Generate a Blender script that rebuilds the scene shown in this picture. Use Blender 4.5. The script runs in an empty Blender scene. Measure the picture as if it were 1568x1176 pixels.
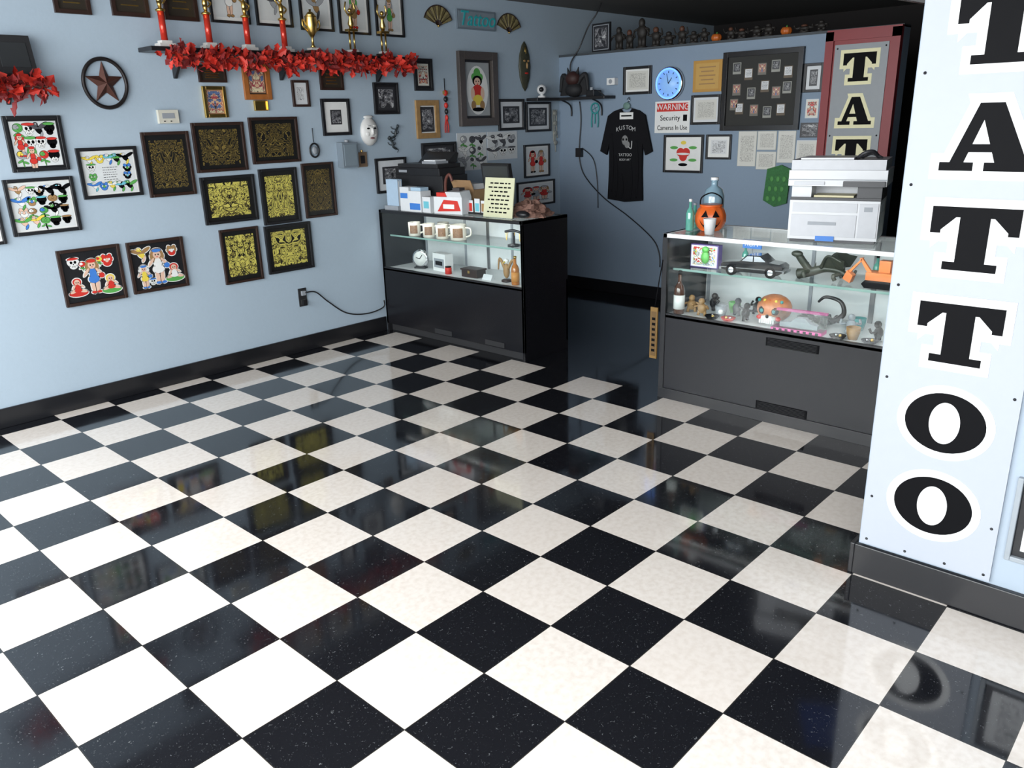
import bpy, math, random
from mathutils import Matrix, Vector, noise
random.seed(7)
S=0.3048
SC=Matrix.Scale(S,4)
YW=11.4; XB=15.1
LW=Matrix(((1,0,0,0),(0,0,-1,YW),(0,1,0,0),(0,0,0,1)))
def BW(X): return Matrix(((0,0,-1,X),(-1,0,0,0),(0,1,0,0),(0,0,0,1)))
def at(x,y,z,deg=0): return Matrix.Translation((x,y,z))@Matrix.Rotation(math.radians(deg),4,'Z')
col=bpy.context.scene.collection
# ---------------- materials
MC={}
def mat(name,c,rough=.5,metal=0,emit=0,ecol=None,var=.06,coat=0,bump=0,nscale=30,spec=None):
    if name in MC: return MC[name]
    m=bpy.data.materials.new(name); m.use_nodes=True; nt=m.node_tree; b=nt.nodes["Principled BSDF"]
    tc=nt.nodes.new("ShaderNodeTexCoord"); n=nt.nodes.new("ShaderNodeTexNoise"); n.inputs['Scale'].default_value=nscale; n.inputs['Detail'].default_value=4
    nt.links.new(tc.outputs['Object'],n.inputs['Vector'])
    mx=nt.nodes.new("ShaderNodeMix"); mx.data_type='RGBA'
    mx.inputs[6].default_value=(*[max(0,k*(1-var)) for k in c],1); mx.inputs[7].default_value=(*[min(1,k*(1+var)) for k in c],1)
    nt.links.new(n.outputs['Fac'],mx.inputs[0]); nt.links.new(mx.outputs[2],b.inputs['Base Color'])
    b.inputs['Roughness'].default_value=rough; b.inputs['Metallic'].default_value=metal
    if spec is not None: b.inputs['Specular IOR Level'].default_value=spec
    if coat: b.inputs['Coat Weight'].default_value=coat; b.inputs['Coat Roughness'].default_value=.08
    if emit: b.inputs['Emission Color'].default_value=(*(ecol or c),1); b.inputs['Emission Strength'].default_value=emit
    if bump:
        bp=nt.nodes.new("ShaderNodeBump"); bp.inputs['Strength'].default_value=bump; bp.inputs['Distance'].default_value=.003
        nt.links.new(n.outputs['Fac'],bp.inputs['Height']); nt.links.new(bp.outputs[0],b.inputs['Normal'])
    MC[name]=m; return m
def glass_mat(name,tint=(.95,.975,.97)):
    if name in MC: return MC[name]
    m=bpy.data.materials.new(name); m.use_nodes=True; nt=m.node_tree; nt.nodes.clear()
    o=nt.nodes.new("ShaderNodeOutputMaterial"); t=nt.nodes.new("ShaderNodeBsdfTransparent"); g=nt.nodes.new("ShaderNodeBsdfGlossy")
    t.inputs[0].default_value=(*tint,1); g.inputs['Roughness'].default_value=.03
    f=nt.nodes.new("ShaderNodeLayerWeight"); f.inputs[0].default_value=.5; mx=nt.nodes.new("ShaderNodeMixShader")
    pw=nt.nodes.new("ShaderNodeMath"); pw.operation='POWER'; pw.inputs[1].default_value=4.5; nt.links.new(f.outputs['Facing'],pw.inputs[0])
    ad=nt.nodes.new("ShaderNodeMath"); ad.operation='MULTIPLY_ADD'; ad.inputs[1].default_value=.7; ad.inputs[2].default_value=.03; nt.links.new(pw.outputs[0],ad.inputs[0])
    nt.links.new(ad.outputs[0],mx.inputs[0]); nt.links.new(t.outputs[0],mx.inputs[1]); nt.links.new(g.outputs[0],mx.inputs[2]); nt.links.new(mx.outputs[0],o.inputs[0])
    MC[name]=m; return m
def art_mat(name,bg,stops,mirror=True,scale=7,dist=1.5,cols=None,border=.06,line=None,rough=.35,detail=2):
    if name in MC: return MC[name]
    m=bpy.data.materials.new(name); m.use_nodes=True; nt=m.node_tree; L=nt.links.new; N=nt.nodes.new; b=nt.nodes["Principled BSDF"]
    tc=N("ShaderNodeTexCoord"); sp=N("ShaderNodeSeparateXYZ"); L(tc.outputs['UV'],sp.inputs[0])
    oi=N("ShaderNodeObjectInfo")
    def M(op,a,c=None):
        k=N("ShaderNodeMath"); k.operation=op
        for i,x in enumerate((a,c)):
            if x is None: continue
            if isinstance(x,(int,float)): k.inputs[i].default_value=x
            else: L(x,k.inputs[i])
        return k.outputs[0]
    cu=M('SUBTRACT',sp.outputs[0],.5); cv=M('SUBTRACT',sp.outputs[1],.5)
    au=M('ABSOLUTE',cu); av=M('ABSOLUTE',cv)
    u=au if mirror else sp.outputs[0]
    cb=N("ShaderNodeCombineXYZ"); L(u,cb.inputs[0]); L(sp.outputs[1],cb.inputs[1]); L(M('MULTIPLY',oi.outputs['Random'],37.0),cb.inputs[2])
    n=N("ShaderNodeTexNoise"); n.inputs['Scale'].default_value=scale; n.inputs['Detail'].default_value=detail; n.inputs['Distortion'].default_value=dist
    L(cb.outputs[0],n.inputs['Vector'])
    r=N("ShaderNodeValToRGB"); r.color_ramp.interpolation='CONSTANT'; e=r.color_ramp.elements
    def rgb(x): return (*bg,1) if x=='bg' else ((*line,1) if x=='ln' else ((0,0,0,0) if x=='col' else (*x,1)))
    r2=N("ShaderNodeValToRGB"); r2.color_ramp.interpolation='CONSTANT'; e2=r2.color_ramp.elements
    e[0].position=0; e[0].color=rgb(stops[0][1]); e[1].position=stops[1][0]; e[1].color=rgb(stops[1][1])
    for p,x in stops[2:]:
        k=e.new(p); k.color=rgb(x)
    L(n.outputs['Fac'],r.inputs[0]); out=r.outputs[0]
    if cols:
        n2=N("ShaderNodeTexNoise"); n2.inputs['Scale'].default_value=scale*1.1; n2.inputs['Detail'].default_value=1
        va=N("ShaderNodeVectorMath"); va.operation='ADD'; va.inputs[1].default_value=(5.3,2.1,9.7); L(cb.outputs[0],va.inputs[0]); L(va.outputs[0],n2.inputs['Vector'])
        k=len(cols); e2[0].position=0; e2[0].color=(*cols[0],1); e2[1].position=.36+.28/k; e2[1].color=(*cols[1],1)
        for i in range(2,k):
            q=e2.new(.36+.28*i/k); q.color=(*cols[i],1)
        L(n2.outputs['Fac'],r2.inputs[0])
        mx=N("ShaderNodeMix"); mx.data_type='RGBA'; L(r.outputs[1],mx.inputs[0]); L(r2.outputs[0],mx.inputs[6]); L(r.outputs[0],mx.inputs[7]); out=mx.outputs[2]
    edge=M('GREATER_THAN',M('MAXIMUM',au,av),.5-border)
    m2=N("ShaderNodeMix"); m2.data_type='RGBA'; L(edge,m2.inputs[0]); L(out,m2.inputs[6]); m2.inputs[7].default_value=(*bg,1)
    L(m2.outputs[2],b.inputs['Base Color']); b.inputs['Roughness'].default_value=rough
    MC[name]=m; return m
BLK=(.012,.012,.014)
black=mat("black_paint",BLK,.35); blackM=mat("black_matte",(.015,.015,.017),.7)
white=mat("white_paint",(.8,.8,.8),.4); cream=mat("cream",(.75,.7,.5),.5)
gold=mat("gold_metal",(.75,.5,.15),.28,1); redm=mat("red_plastic",(.55,.02,.02),.3); chrome=mat("chrome",(.7,.7,.72),.15,1)
wood=mat("brown_wood",(.16,.07,.03),.45,var=.4); dkwood=mat("dark_wood",(.03,.014,.010),.4,var=.3); ltwood=mat("gold_wood",(.36,.21,.08),.4,var=.3)
paper=mat("paper_white",(.68,.70,.72),.7); greyp=mat("grey_plastic",(.3,.32,.35),.5)
glass=glass_mat("clear_glass")
PAL=[(.6,.04,.03),(.05,.35,.1),(.75,.55,.05),(.05,.2,.55),(.75,.45,.3),(.1,.5,.5)]
gc1=(.21,.15,.04)
a_gold=art_mat("art_gold_on_black",(.01,.01,.01),[(0,gc1),(.3,'bg'),(.36,gc1),(.385,'bg'),(.43,gc1),(.45,'bg'),(.485,(.17,.12,.03)),(.51,'bg'),(.545,gc1),(.57,'bg'),(.62,gc1),(.66,'bg')],scale=4.4,dist=1.0,border=.09)
yc=(.62,.55,.12)
a_yel=art_mat("art_yellow_on_black",(.01,.01,.01),[(0,yc),(.34,'bg'),(.37,yc),(.43,'bg'),(.46,(.25,.2,.05)),(.475,'bg'),(.5,yc),(.525,'bg'),(.54,yc),(.58,'bg'),(.605,yc),(.68,'bg')],scale=3.8,dist=1.1,border=.09)
a_wht=art_mat("art_flash_on_white",(.74,.76,.76),[(0,'col'),(.38,'ln'),(.392,'col'),(.435,'ln'),(.447,'bg'),(.535,'ln'),(.547,'col'),(.59,'ln'),(.6,'col')],mirror=False,scale=4.4,dist=.7,cols=PAL+[(.8,.8,.8),(.3,.3,.32)],line=(.02,.02,.02),border=.07)
a_line=art_mat("art_line_drawing",(.7,.71,.72),[(0,'ln'),(.3,'bg'),(.39,'ln'),(.405,'bg'),(.46,'ln'),(.475,'bg'),(.53,'ln'),(.545,(.4,.4,.42)),(.6,'bg')],mirror=False,scale=4.6,dist=1,line=(.03,.03,.03),border=.1)
a_photo=art_mat("art_dark_photo",(.03,.03,.035),[(0,'bg'),(.42,(.12,.12,.13)),(.5,(.3,.3,.31)),(.55,(.06,.06,.07)),(.62,(.5,.5,.5))],mirror=False,scale=4.5,dist=.5,border=.1)
a_text=art_mat("art_document",(.66,.65,.6),[(0,'bg'),(.49,(.25,.24,.22)),(.55,'bg')],mirror=False,scale=26,dist=0,border=.12,detail=4)
a_red=art_mat("art_red_card",(.7,.68,.6),[(0,'col'),(.44,'ln'),(.46,'bg'),(.54,'ln'),(.555,'col')],mirror=True,scale=3.5,dist=.6,cols=[(.6,.05,.04),(.05,.05,.06),(.6,.1,.05),(.7,.45,.3)],line=(.02,.02,.02),border=.1)
a_port=art_mat("art_portrait",(.35,.2,.12),[(0,'col'),(.5,'ln'),(.53,'col')],mirror=True,scale=3.5,dist=.5,cols=[(.1,.15,.3),(.6,.4,.25),(.35,.06,.08),(.7,.6,.4)],line=(.05,.03,.02),border=.05)
# ---------------- mesh builder
class O:
    def __init__(s,name,M=None): s.n=name; s.v=[]; s.f=[]; s.m=[]; s.sm=[]; s.uv={}; s.mats=[]; s.M=M or Matrix.Identity(4); s.kids=[]
    def mi(s,m):
        if m not in s.mats: s.mats.append(m)
        return s.mats.index(m)
    def add(s,vs,fs,m,smooth=False,M=None):
        M=s.M@M if M else s.M; k=len(s.v); s.v+=[M@Vector(p) for p in vs]; i=s.mi(m)
        for f in fs: s.f.append([k+q for q in f]); s.m.append(i); s.sm.append(smooth)
    def box(s,a0,b0,c0,a1,b1,c1,m,M=None):
        a0,a1=min(a0,a1),max(a0,a1); b0,b1=min(b0,b1),max(b0,b1); c0,c1=min(c0,c1),max(c0,c1)
        s.add([(a0,b0,c0),(a1,b0,c0),(a1,b1,c0),(a0,b1,c0),(a0,b0,c1),(a1,b0,c1),(a1,b1,c1),(a0,b1,c1)],
              [(3,2,1,0),(4,5,6,7),(0,1,5,4),(1,2,6,5),(2,3,7,6),(3,0,4,7)],m,M=M)
    def quad(s,a0,b0,a1,b1,c,m):
        s.add([(a0,b0,c),(a1,b0,c),(a1,b1,c),(a0,b1,c)],[(0,1,2,3)],m); s.uv[len(s.f)-1]=[(0,0),(1,0),(1,1),(0,1)]
    def prism(s,poly,c0,c1,m,M=None):
        n=len(poly); ar=sum(poly[i][0]*poly[(i+1)%n][1]-poly[(i+1)%n][0]*poly[i][1] for i in range(n))
        if ar<0: poly=poly[::-1]
        s.add([(p[0],p[1],c0) for p in poly]+[(p[0],p[1],c1) for p in poly],[tuple(range(n-1,-1,-1)),tuple(range(n,2*n))]+[(i,(i+1)%n,n+(i+1)%n,n+i) for i in range(n)],m,M=M)
    def lathe(s,prof,m,c=(0,0,0),n=24,M=None,smooth=True):
        vs=[];fs=[];k=len(prof)
        for i in range(n):
            t=2*math.pi*i/n
            for r,z in prof: vs.append((c[0]+r*math.cos(t),c[1]+r*math.sin(t),c[2]+z))
        for i in range(n):
            j=(i+1)%n
            for q in range(k-1): fs.append((i*k+q,j*k+q,j*k+q+1,i*k+q+1))
        fs.append(tuple(i*k for i in range(n-1,-1,-1))); fs.append(tuple(i*k+k-1 for i in range(n)))
        s.add(vs,fs,m,smooth,M)
    def cyl(s,p0,p1,r0,r1,m,n=14):
        p0=Vector(p0);p1=Vector(p1);d=p1-p0; q=d.to_track_quat('Z','Y').to_matrix().to_4x4()
        s.lathe([(r0,0),(r1,d.length)],m,n=n,M=Matrix.Translation(p0)@q)
    def ball(s,c,r,m,n=14,M=None):
        if not isinstance(r,tuple): r=(r,r,r)
        vs=[];fs=[];h=n//2
        for j in range(h+1):
            ph=math.pi*j/h-math.pi/2
            for i in range(n):
                t=2*math.pi*i/n; vs.append((c[0]+r[0]*math.cos(ph)*math.cos(t),c[1]+r[1]*math.cos(ph)*math.sin(t),c[2]+r[2]*math.sin(ph)))
        for j in range(h):
            for i in range(n): fs.append((j*n+i,j*n+(i+1)%n,(j+1)*n+(i+1)%n,(j+1)*n+i))
        s.add(vs,fs,m,True,M)
    def tube(s,pts,r,m,n=8,sm=6,closed=False,r1=None):
        P=[Vector(p) for p in pts]; Q=[]
        N=len(P)
        if sm>1 and N>2:
            for i in range(N if closed else N-1):
                a=P[(i-1)%N] if (closed or i>0) else P[0]; b=P[i]; c=P[(i+1)%N]; d=P[(i+2)%N] if (closed or i+2<N) else P[-1]
                for k in range(sm):
                    t=k/sm; Q.append(.5*((2*b)+(c-a)*t+(2*a-5*b+4*c-d)*t*t+(3*b-a-3*c+d)*t**3))
            if not closed: Q.append(P[-1])
        else: Q=P
        L=len(Q); vs=[];fs=[]; up=None
        for i in range(L):
            d=(Q[(i+1)%L]-Q[i-1]) if closed else (Q[min(i+1,L-1)]-Q[max(i-1,0)])
            d.normalize()
            if up is None: up=Vector((0,0,1)) if abs(d.z)<.9 else Vector((1,0,0))
            x=up.cross(d); 
            if x.length<1e-4: x=Vector((1,0,0)).cross(d)
            x.normalize(); y=d.cross(x); up=y
            rr=r if r1 is None else r+(r1-r)*i/(L-1)
            for k in range(n):
                t=2*math.pi*k/n; vs.append(Q[i]+x*rr*math.cos(t)+y*rr*math.sin(t))
        for i in range(L if closed else L-1):
            j=(i+1)%L
            for k in range(n): fs.append((i*n+k,i*n+(k+1)%n,j*n+(k+1)%n,j*n+k))
        if not closed: fs.append(tuple(range(n-1,-1,-1))); fs.append(tuple((L-1)*n+k for k in range(n)))
        s.add(vs,fs,m,True)
    def text(s,body,a,b,c,size,m,shear=0,M=None,sx=1,ext=0.003,name="lettering"):
        s.kids.append((body,a,b,c,size,m,shear,(s.M@M) if M else s.M.copy(),sx,ext,name))
    def done(s,bevel=0):
        me=bpy.data.meshes.new(s.n); me.from_pydata([tuple(SC@v) for v in s.v],[],s.f); 
        for m in s.mats: me.materials.append(m)
        for i,p in enumerate(me.polygons): p.material_index=s.m[i]; p.use_smooth=s.sm[i]
        ul=me.uv_layers.new(name="UVMap")
        for i,u in s.uv.items():
            p=me.polygons[i]
            for li,q in zip(p.loop_indices,u): ul.data[li].uv=q
        ob=bpy.data.objects.new(s.n,me); col.objects.link(ob)
        if bevel:
            bv=ob.modifiers.new("bevel",'BEVEL'); bv.width=bevel*S; bv.segments=2; bv.limit_method='ANGLE'
        for body,a,b,c,size,m,shear,M,sx,ext,name in s.kids:
            cu=bpy.data.curves.new(name,'FONT'); cu.body=body; cu.size=size; cu.align_x='CENTER'; cu.align_y='CENTER'; cu.shear=shear; cu.extrude=ext; cu.materials.append(m)
            t=bpy.data.objects.new(name,cu); col.objects.link(t); t.parent=ob
            t.matrix_world=SC@M@Matrix.Translation((a,b,c))@Matrix.Diagonal((sx,1,1,1))
        return ob
# ---------------- room shell
def fl_mat():
    m=bpy.data.materials.new("checker_vinyl_tile"); m.use_nodes=True; nt=m.node_tree; L=nt.links.new; N=nt.nodes.new; b=nt.nodes["Principled BSDF"]
    def M(op,a,c=None):
        k=N("ShaderNodeMath"); k.operation=op
        for i,x in enumerate((a,c)):
            if x is None: continue
            if isinstance(x,(int,float)): k.inputs[i].default_value=x
            else: L(x,k.inputs[i])
        return k.outputs[0]
    tc=N("ShaderNodeTexCoord"); sc=N("ShaderNodeVectorMath"); sc.operation='SCALE'; sc.inputs['Scale'].default_value=1/S; L(tc.outputs['Object'],sc.inputs[0])
    sp=N("ShaderNodeSeparateXYZ"); L(sc.outputs[0],sp.inputs[0]); x,y=sp.outputs[0],sp.outputs[1]
    par=M('FLOORED_MODULO',M('ADD',M('FLOOR',x),M('FLOOR',y)),2.0)
    isw=M('GREATER_THAN',par,.5); isw=M('MULTIPLY',isw,M('LESS_THAN',x,8.0))
    cb=N("ShaderNodeCombineXYZ"); L(M('FLOOR',x),cb.inputs[0]); L(M('FLOOR',y),cb.inputs[1]); wn=N("ShaderNodeTexWhiteNoise"); L(cb.outputs[0],wn.inputs['Vector'])
    n1=N("ShaderNodeTexNoise"); n1.inputs['Scale'].default_value=38; n1.inputs['Detail'].default_value=3; n1.inputs['Distortion'].default_value=1.5; L(sc.outputs[0],n1.inputs['Vector'])
    r1=N("ShaderNodeValToRGB"); e=r1.color_ramp.elements; e[0].position=.66; e[0].color=(0,0,0,1); e[1].position=.73; e[1].color=(1,1,1,1); L(n1.outputs['Fac'],r1.inputs[0])
    n2=N("ShaderNodeTexNoise"); n2.inputs['Scale'].default_value=14; n2.inputs['Detail'].default_value=5; L(sc.outputs[0],n2.inputs['Vector'])
    def mix(f,a,c):
        k=N("ShaderNodeMix"); k.data_type='RGBA'
        for i,q in ((0,f),(6,a),(7,c)):
            if isinstance(q,tuple): k.inputs[i].default_value=(*q,1)
            elif isinstance(q,(int,float)): k.inputs[i].default_value=q
            else: L(q,k.inputs[i])
        return k.outputs[2]
    bl=mix(r1.outputs[0],(.007,.0075,.010),(.13,.135,.14))
    r2=N("ShaderNodeValToRGB"); e=r2.color_ramp.elements; e[0].position=.3; e[0].color=(.68,.605,.54,1); e[1].position=.6; e[1].color=(.77,.705,.645,1); L(n2.outputs['Fac'],r2.inputs[0])
    wh=mix(M('MULTIPLY',wn.outputs[0],.3),r2.outputs[0],(.64,.56,.50))
    c=mix(isw,bl,wh)
    fx=M('ABSOLUTE',M('SUBTRACT',M('FRACT',x),.5)); fy=M('ABSOLUTE',M('SUBTRACT',M('FRACT',y),.5))
    g=M('GREATER_THAN',M('MAXIMUM',fx,fy),.4955); c=mix(g,c,(.03,.028,.025))
    L(c,b.inputs['Base Color'])
    n3=N("ShaderNodeTexNoise"); n3.inputs['Scale'].default_value=1.3; n3.inputs['Detail'].default_value=5; L(sc.outputs[0],n3.inputs['Vector'])
    mr=N("ShaderNodeMapRange"); mr.inputs['From Min'].default_value=.3; mr.inputs['From Max'].default_value=.7; mr.inputs['To Min'].default_value=.04; mr.inputs['To Max'].default_value=.15; L(n3.outputs['Fac'],mr.inputs[0]); L(mr.outputs[0],b.inputs['Roughness'])
    b.inputs['Coat Weight'].default_value=.35; b.inputs['Coat Roughness'].default_value=.06
    bp=N("ShaderNodeBump"); bp.inputs['Strength'].default_value=.12; bp.inputs['Distance'].default_value=.003; L(n3.outputs['Fac'],bp.inputs['Height']); L(bp.outputs[0],b.inputs['Normal'])
    return m
wallm=mat("blue_grey_wall_paint",(.40,.49,.575),.75,var=.03,bump=.15,nscale=60)
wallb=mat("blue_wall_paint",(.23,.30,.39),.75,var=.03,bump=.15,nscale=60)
ceilm=mat("ceiling_painted_shade",(.12,.115,.11),.9); darkw=mat("back_room_dark",(.02,.017,.017),.8)  # ceiling presumed light tile; its shade is put into this dark base colour
base=mat("baseboard_black_vinyl",(.010,.010,.012),.3)
X0,X1,Y0=-7.2,24,-12
o=O("floor"); o.box(X0,Y0,-.1,X1,YW,0,fl_mat()); o.done()
o=O("ceiling"); o.box(X0,Y0,8.1,X1,YW+.3,8.3,ceilm); o.done()
o=O("wall_left"); o.box(X0,YW,0,X1,YW+.3,8.1,wallm); o.done()
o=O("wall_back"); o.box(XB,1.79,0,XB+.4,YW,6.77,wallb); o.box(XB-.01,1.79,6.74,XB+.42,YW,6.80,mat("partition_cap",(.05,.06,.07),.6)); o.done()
o=O("wall_back_room"); o.box(X1,Y0,0,X1+.3,YW,8.1,darkw); o.done()
o=O("wall_right"); o.box(X0,Y0-.3,0,X1,Y0,8.1,wallm); o.done()
o=O("wall_front")
o.box(X0-.4,Y0,0,X0,YW,.6,wallm); o.box(X0-.4,Y0,7.8,X0,YW,8.1,wallm)
for y in (Y0,-6.3,-.6,5.1,YW-.4): o.box(X0-.3,y,.6,X0-.1,y+.3,7.8,chrome)
o.done()
for i,y in enumerate((Y0+.3,-6,-.3,5.4)):
    o=O("window_%d"%(i+1)); y2=(-6.3,-.6,5.1,YW-.4)[i]; o.box(X0-.22,y,.6,X0-.2,y2,7.8,glass); o.done()
wing=mat("wing_wall_paint",(.34,.40,.47),.6,var=.03)
o=O("wall_wing"); o.box(4.1,-11.9,0,4.5,-2.0,8.1,wing); o.done()
o=O("baseboard_wing"); o.box(4.03,-11.9,0,4.1,-1.98,.38,base); o.box(4.03,-1.98,0,4.5,-1.93,.38,base); o.done(.01)
o=O("baseboard_left"); o.box(X0,YW-.05,0,8.0,YW,.36,base); o.box(9.5,YW-.05,0,XB,YW,.36,base); o.done(.01)
o=O("baseboard_back"); o.box(XB-.05,3.45,0,XB,YW-.05,.36,base); o.done(.01)

# ---------------- TATTOO sign panels
def inflate(poly,d):
    n=len(poly); ar=sum(poly[i][0]*poly[(i+1)%n][1]-poly[(i+1)%n][0]*poly[i][1] for i in range(n))
    if ar<0: poly=poly[::-1]
    out=[]
    for i in range(n):
        p,q,r=Vector(poly[i-1]),Vector(poly[i]),Vector(poly[(i+1)%n])
        e1=(q-p).normalized(); e2=(r-q).normalized(); n1=Vector((e1.y,-e1.x)); n2=Vector((e2.y,-e2.x))
        b=(n1+n2); b=b/max(.35,b.dot(n1)) if b.length>1e-5 else n1
        out.append(tuple(q+b*d))
    return out
def rect(a,b,c,d): return [(a,b),(c,b),(c,d),(a,d)]
LT=[rect(-.5,.34,.5,.5),rect(-.5,.08,-.38,.5),rect(.38,.08,.5,.5),[(-.40,.36),(-.2,.36),(-.39,.12)],[(.40,.36),(.2,.36),(.39,.12)],rect(-.17,-.5,.17,.5),rect(-.31,-.5,.31,-.37)]
LA=[[(-.13,.5),(.13,.5),(.48,-.45),(.13,-.45)],[(-.13,.5),(.0,.5),(-.25,-.45),(-.41,-.45)],rect(-.22,-.22,.27,-.10),rect(-.5,-.5,-.12,-.37),rect(.0,-.5,.54,-.37)]
def letter(o,ch,a,b,w,h,c,mf,mo,ow):
    if ch=='O':
        def el(rx,ry,n=40): return [(a+rx*math.cos(2*math.pi*i/n),b+ry*math.sin(2*math.pi*i/n)) for i in range(n)]
        o.prism(el(w*.5+ow,h*.53+ow),c,c+.004,mo); o.prism(el(w*.5,h*.53),c+.004,c+.009,mf); o.prism(el(w*.19,h*.37),c+.009,c+.013,mo); return
    P=[[(a+p[0]*w,b+p[1]*h) for p in q] for q in (LT if ch=='T' else LA)]
    for k,q in enumerate(P): o.prism(inflate(q,ow),c,c+.004+k*.0002,mo)
    for k,q in enumerate(P): o.prism(q,c+.004,c+.009+k*.0002,mf)
panelm=mat("sign_panel_grey_white",(.40,.425,.475),.5,var=.02,spec=.2); outw=mat("sign_white",(.82,.82,.82),.5,var=.01,spec=.2); ink=mat("sign_black",(.004,.004,.005),.6,spec=.08)
o=O("tattoo_sign_panel",BW(4.1)); o.box(2.02,.41,0,3.33,8.0,.04,panelm)
for ch,z in zip("TATTOO",(5.73,4.80,3.87,2.94,2.01,1.08)): letter(o,ch,2.70,z,.76,.60,.04,ink,outw,.08)
for z in (.47,1.0,2.39,3.37,4.36,5.38,6.4):
    for a in (2.09,3.27): o.ball((a,z,.04),(.016,.016,.012),black,8)
for a in (2.5,2.9): o.ball((a,.46,.04),(.016,.016,.012),black,8)
o.done()
o=O("red_tattoo_sign_panel",BW(XB)); red2=mat("dark_red_paint",(.24,.015,.02),.45); o.box(-3.42,0.02,0,-1.79,6.78,.12,red2)
for z0,z1,a0,a1 in ((.1,6.74,-3.42,-3.24),(.1,6.74,-1.97,-1.79),(6.55,6.74,-3.42,-1.79)): o.box(a0,z0,.12,a1,z1,.17,red2)
o.box(-3.2,.3,.12,-2.02,6.46,.14,mat("sign_panel_grey",(.26,.28,.30),.4))
for ch,z in zip("TATTOO",(5.97,5.04,4.12,3.19,2.27,1.34)): letter(o,ch,-2.62,z,.72,.6,.14,ink,mat("sign_cream",(.8,.75,.45),.4),.075)
for z in (.5,2.5,4.5,6.38):
    for a in (-3.14,-2.08): o.ball((a,z,.14),(.02,.02,.012),black,8)
o.done()

# ---------------- framed pictures
def frame(name,M,u0,zt,u1,zb,fw,fm,art,matw=0,matm=None,extra=None,d=.06,c0=0):
    o=O(name,M)
    u0,u1=min(u0,u1),max(u0,u1); zb,zt=min(zb,zt),max(zb,zt)
    if fw:
        o.box(u0,zb,c0,u0+fw,zt,c0+d,fm); o.box(u1-fw,zb,c0,u1,zt,c0+d,fm); o.box(u0+fw,zb,c0,u1-fw,zb+fw,c0+d,fm); o.box(u0+fw,zt-fw,c0,u1-fw,zt,c0+d,fm)
        o.box(u0+fw,zb+fw,c0,u1-fw,zt-fw,c0+.02,matm or fm)
    else: o.box(u0,zb,c0,u1,zt,c0+.012,matm or paper)
    k=fw+matw; c=c0+(.022 if fw else .013)
    o.quad(u0+k,zb+k,u1-k,zt-k,c,art)
    if extra: extra(o,u0+k,zb+k,u1-k,zt-k,c+.001)
    return o.done(.008 if fw else 0)
def ell(o,u0,v0,u1,v1,c,x,y,rx,ry,m,n=20,rot=0):
    W=u1-u0;H=v1-v0; pts=[]
    for i in range(n):
        t=2*math.pi*i/n; a=rx*math.cos(t); b=ry*math.sin(t); pts.append((u0+W*(x+a*math.cos(rot)-b*math.sin(rot)),v0+H*(y+a*math.sin(rot)+b*math.cos(rot)),c))
    o.add(pts,[tuple(range(n))],m)
skin=mat("ink_skin",(.75,.5,.38),.5); inkr=mat("ink_red",(.6,.03,.02),.5); inkg=mat("ink_green",(.1,.38,.08),.5); inkb=mat("ink_blue",(.05,.2,.6),.5); inky=mat("ink_yellow",(.8,.62,.08),.5); inkw=mat("ink_white",(.8,.8,.78),.5); inkt=mat("ink_tan",(.35,.2,.08),.5)
inkc=mat("ink_cyan",(.15,.5,.6),.5); inkgy=mat("ink_grey",(.35,.36,.38),.5); inkdg=mat("ink_dark_grey",(.08,.08,.09),.5)
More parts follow.
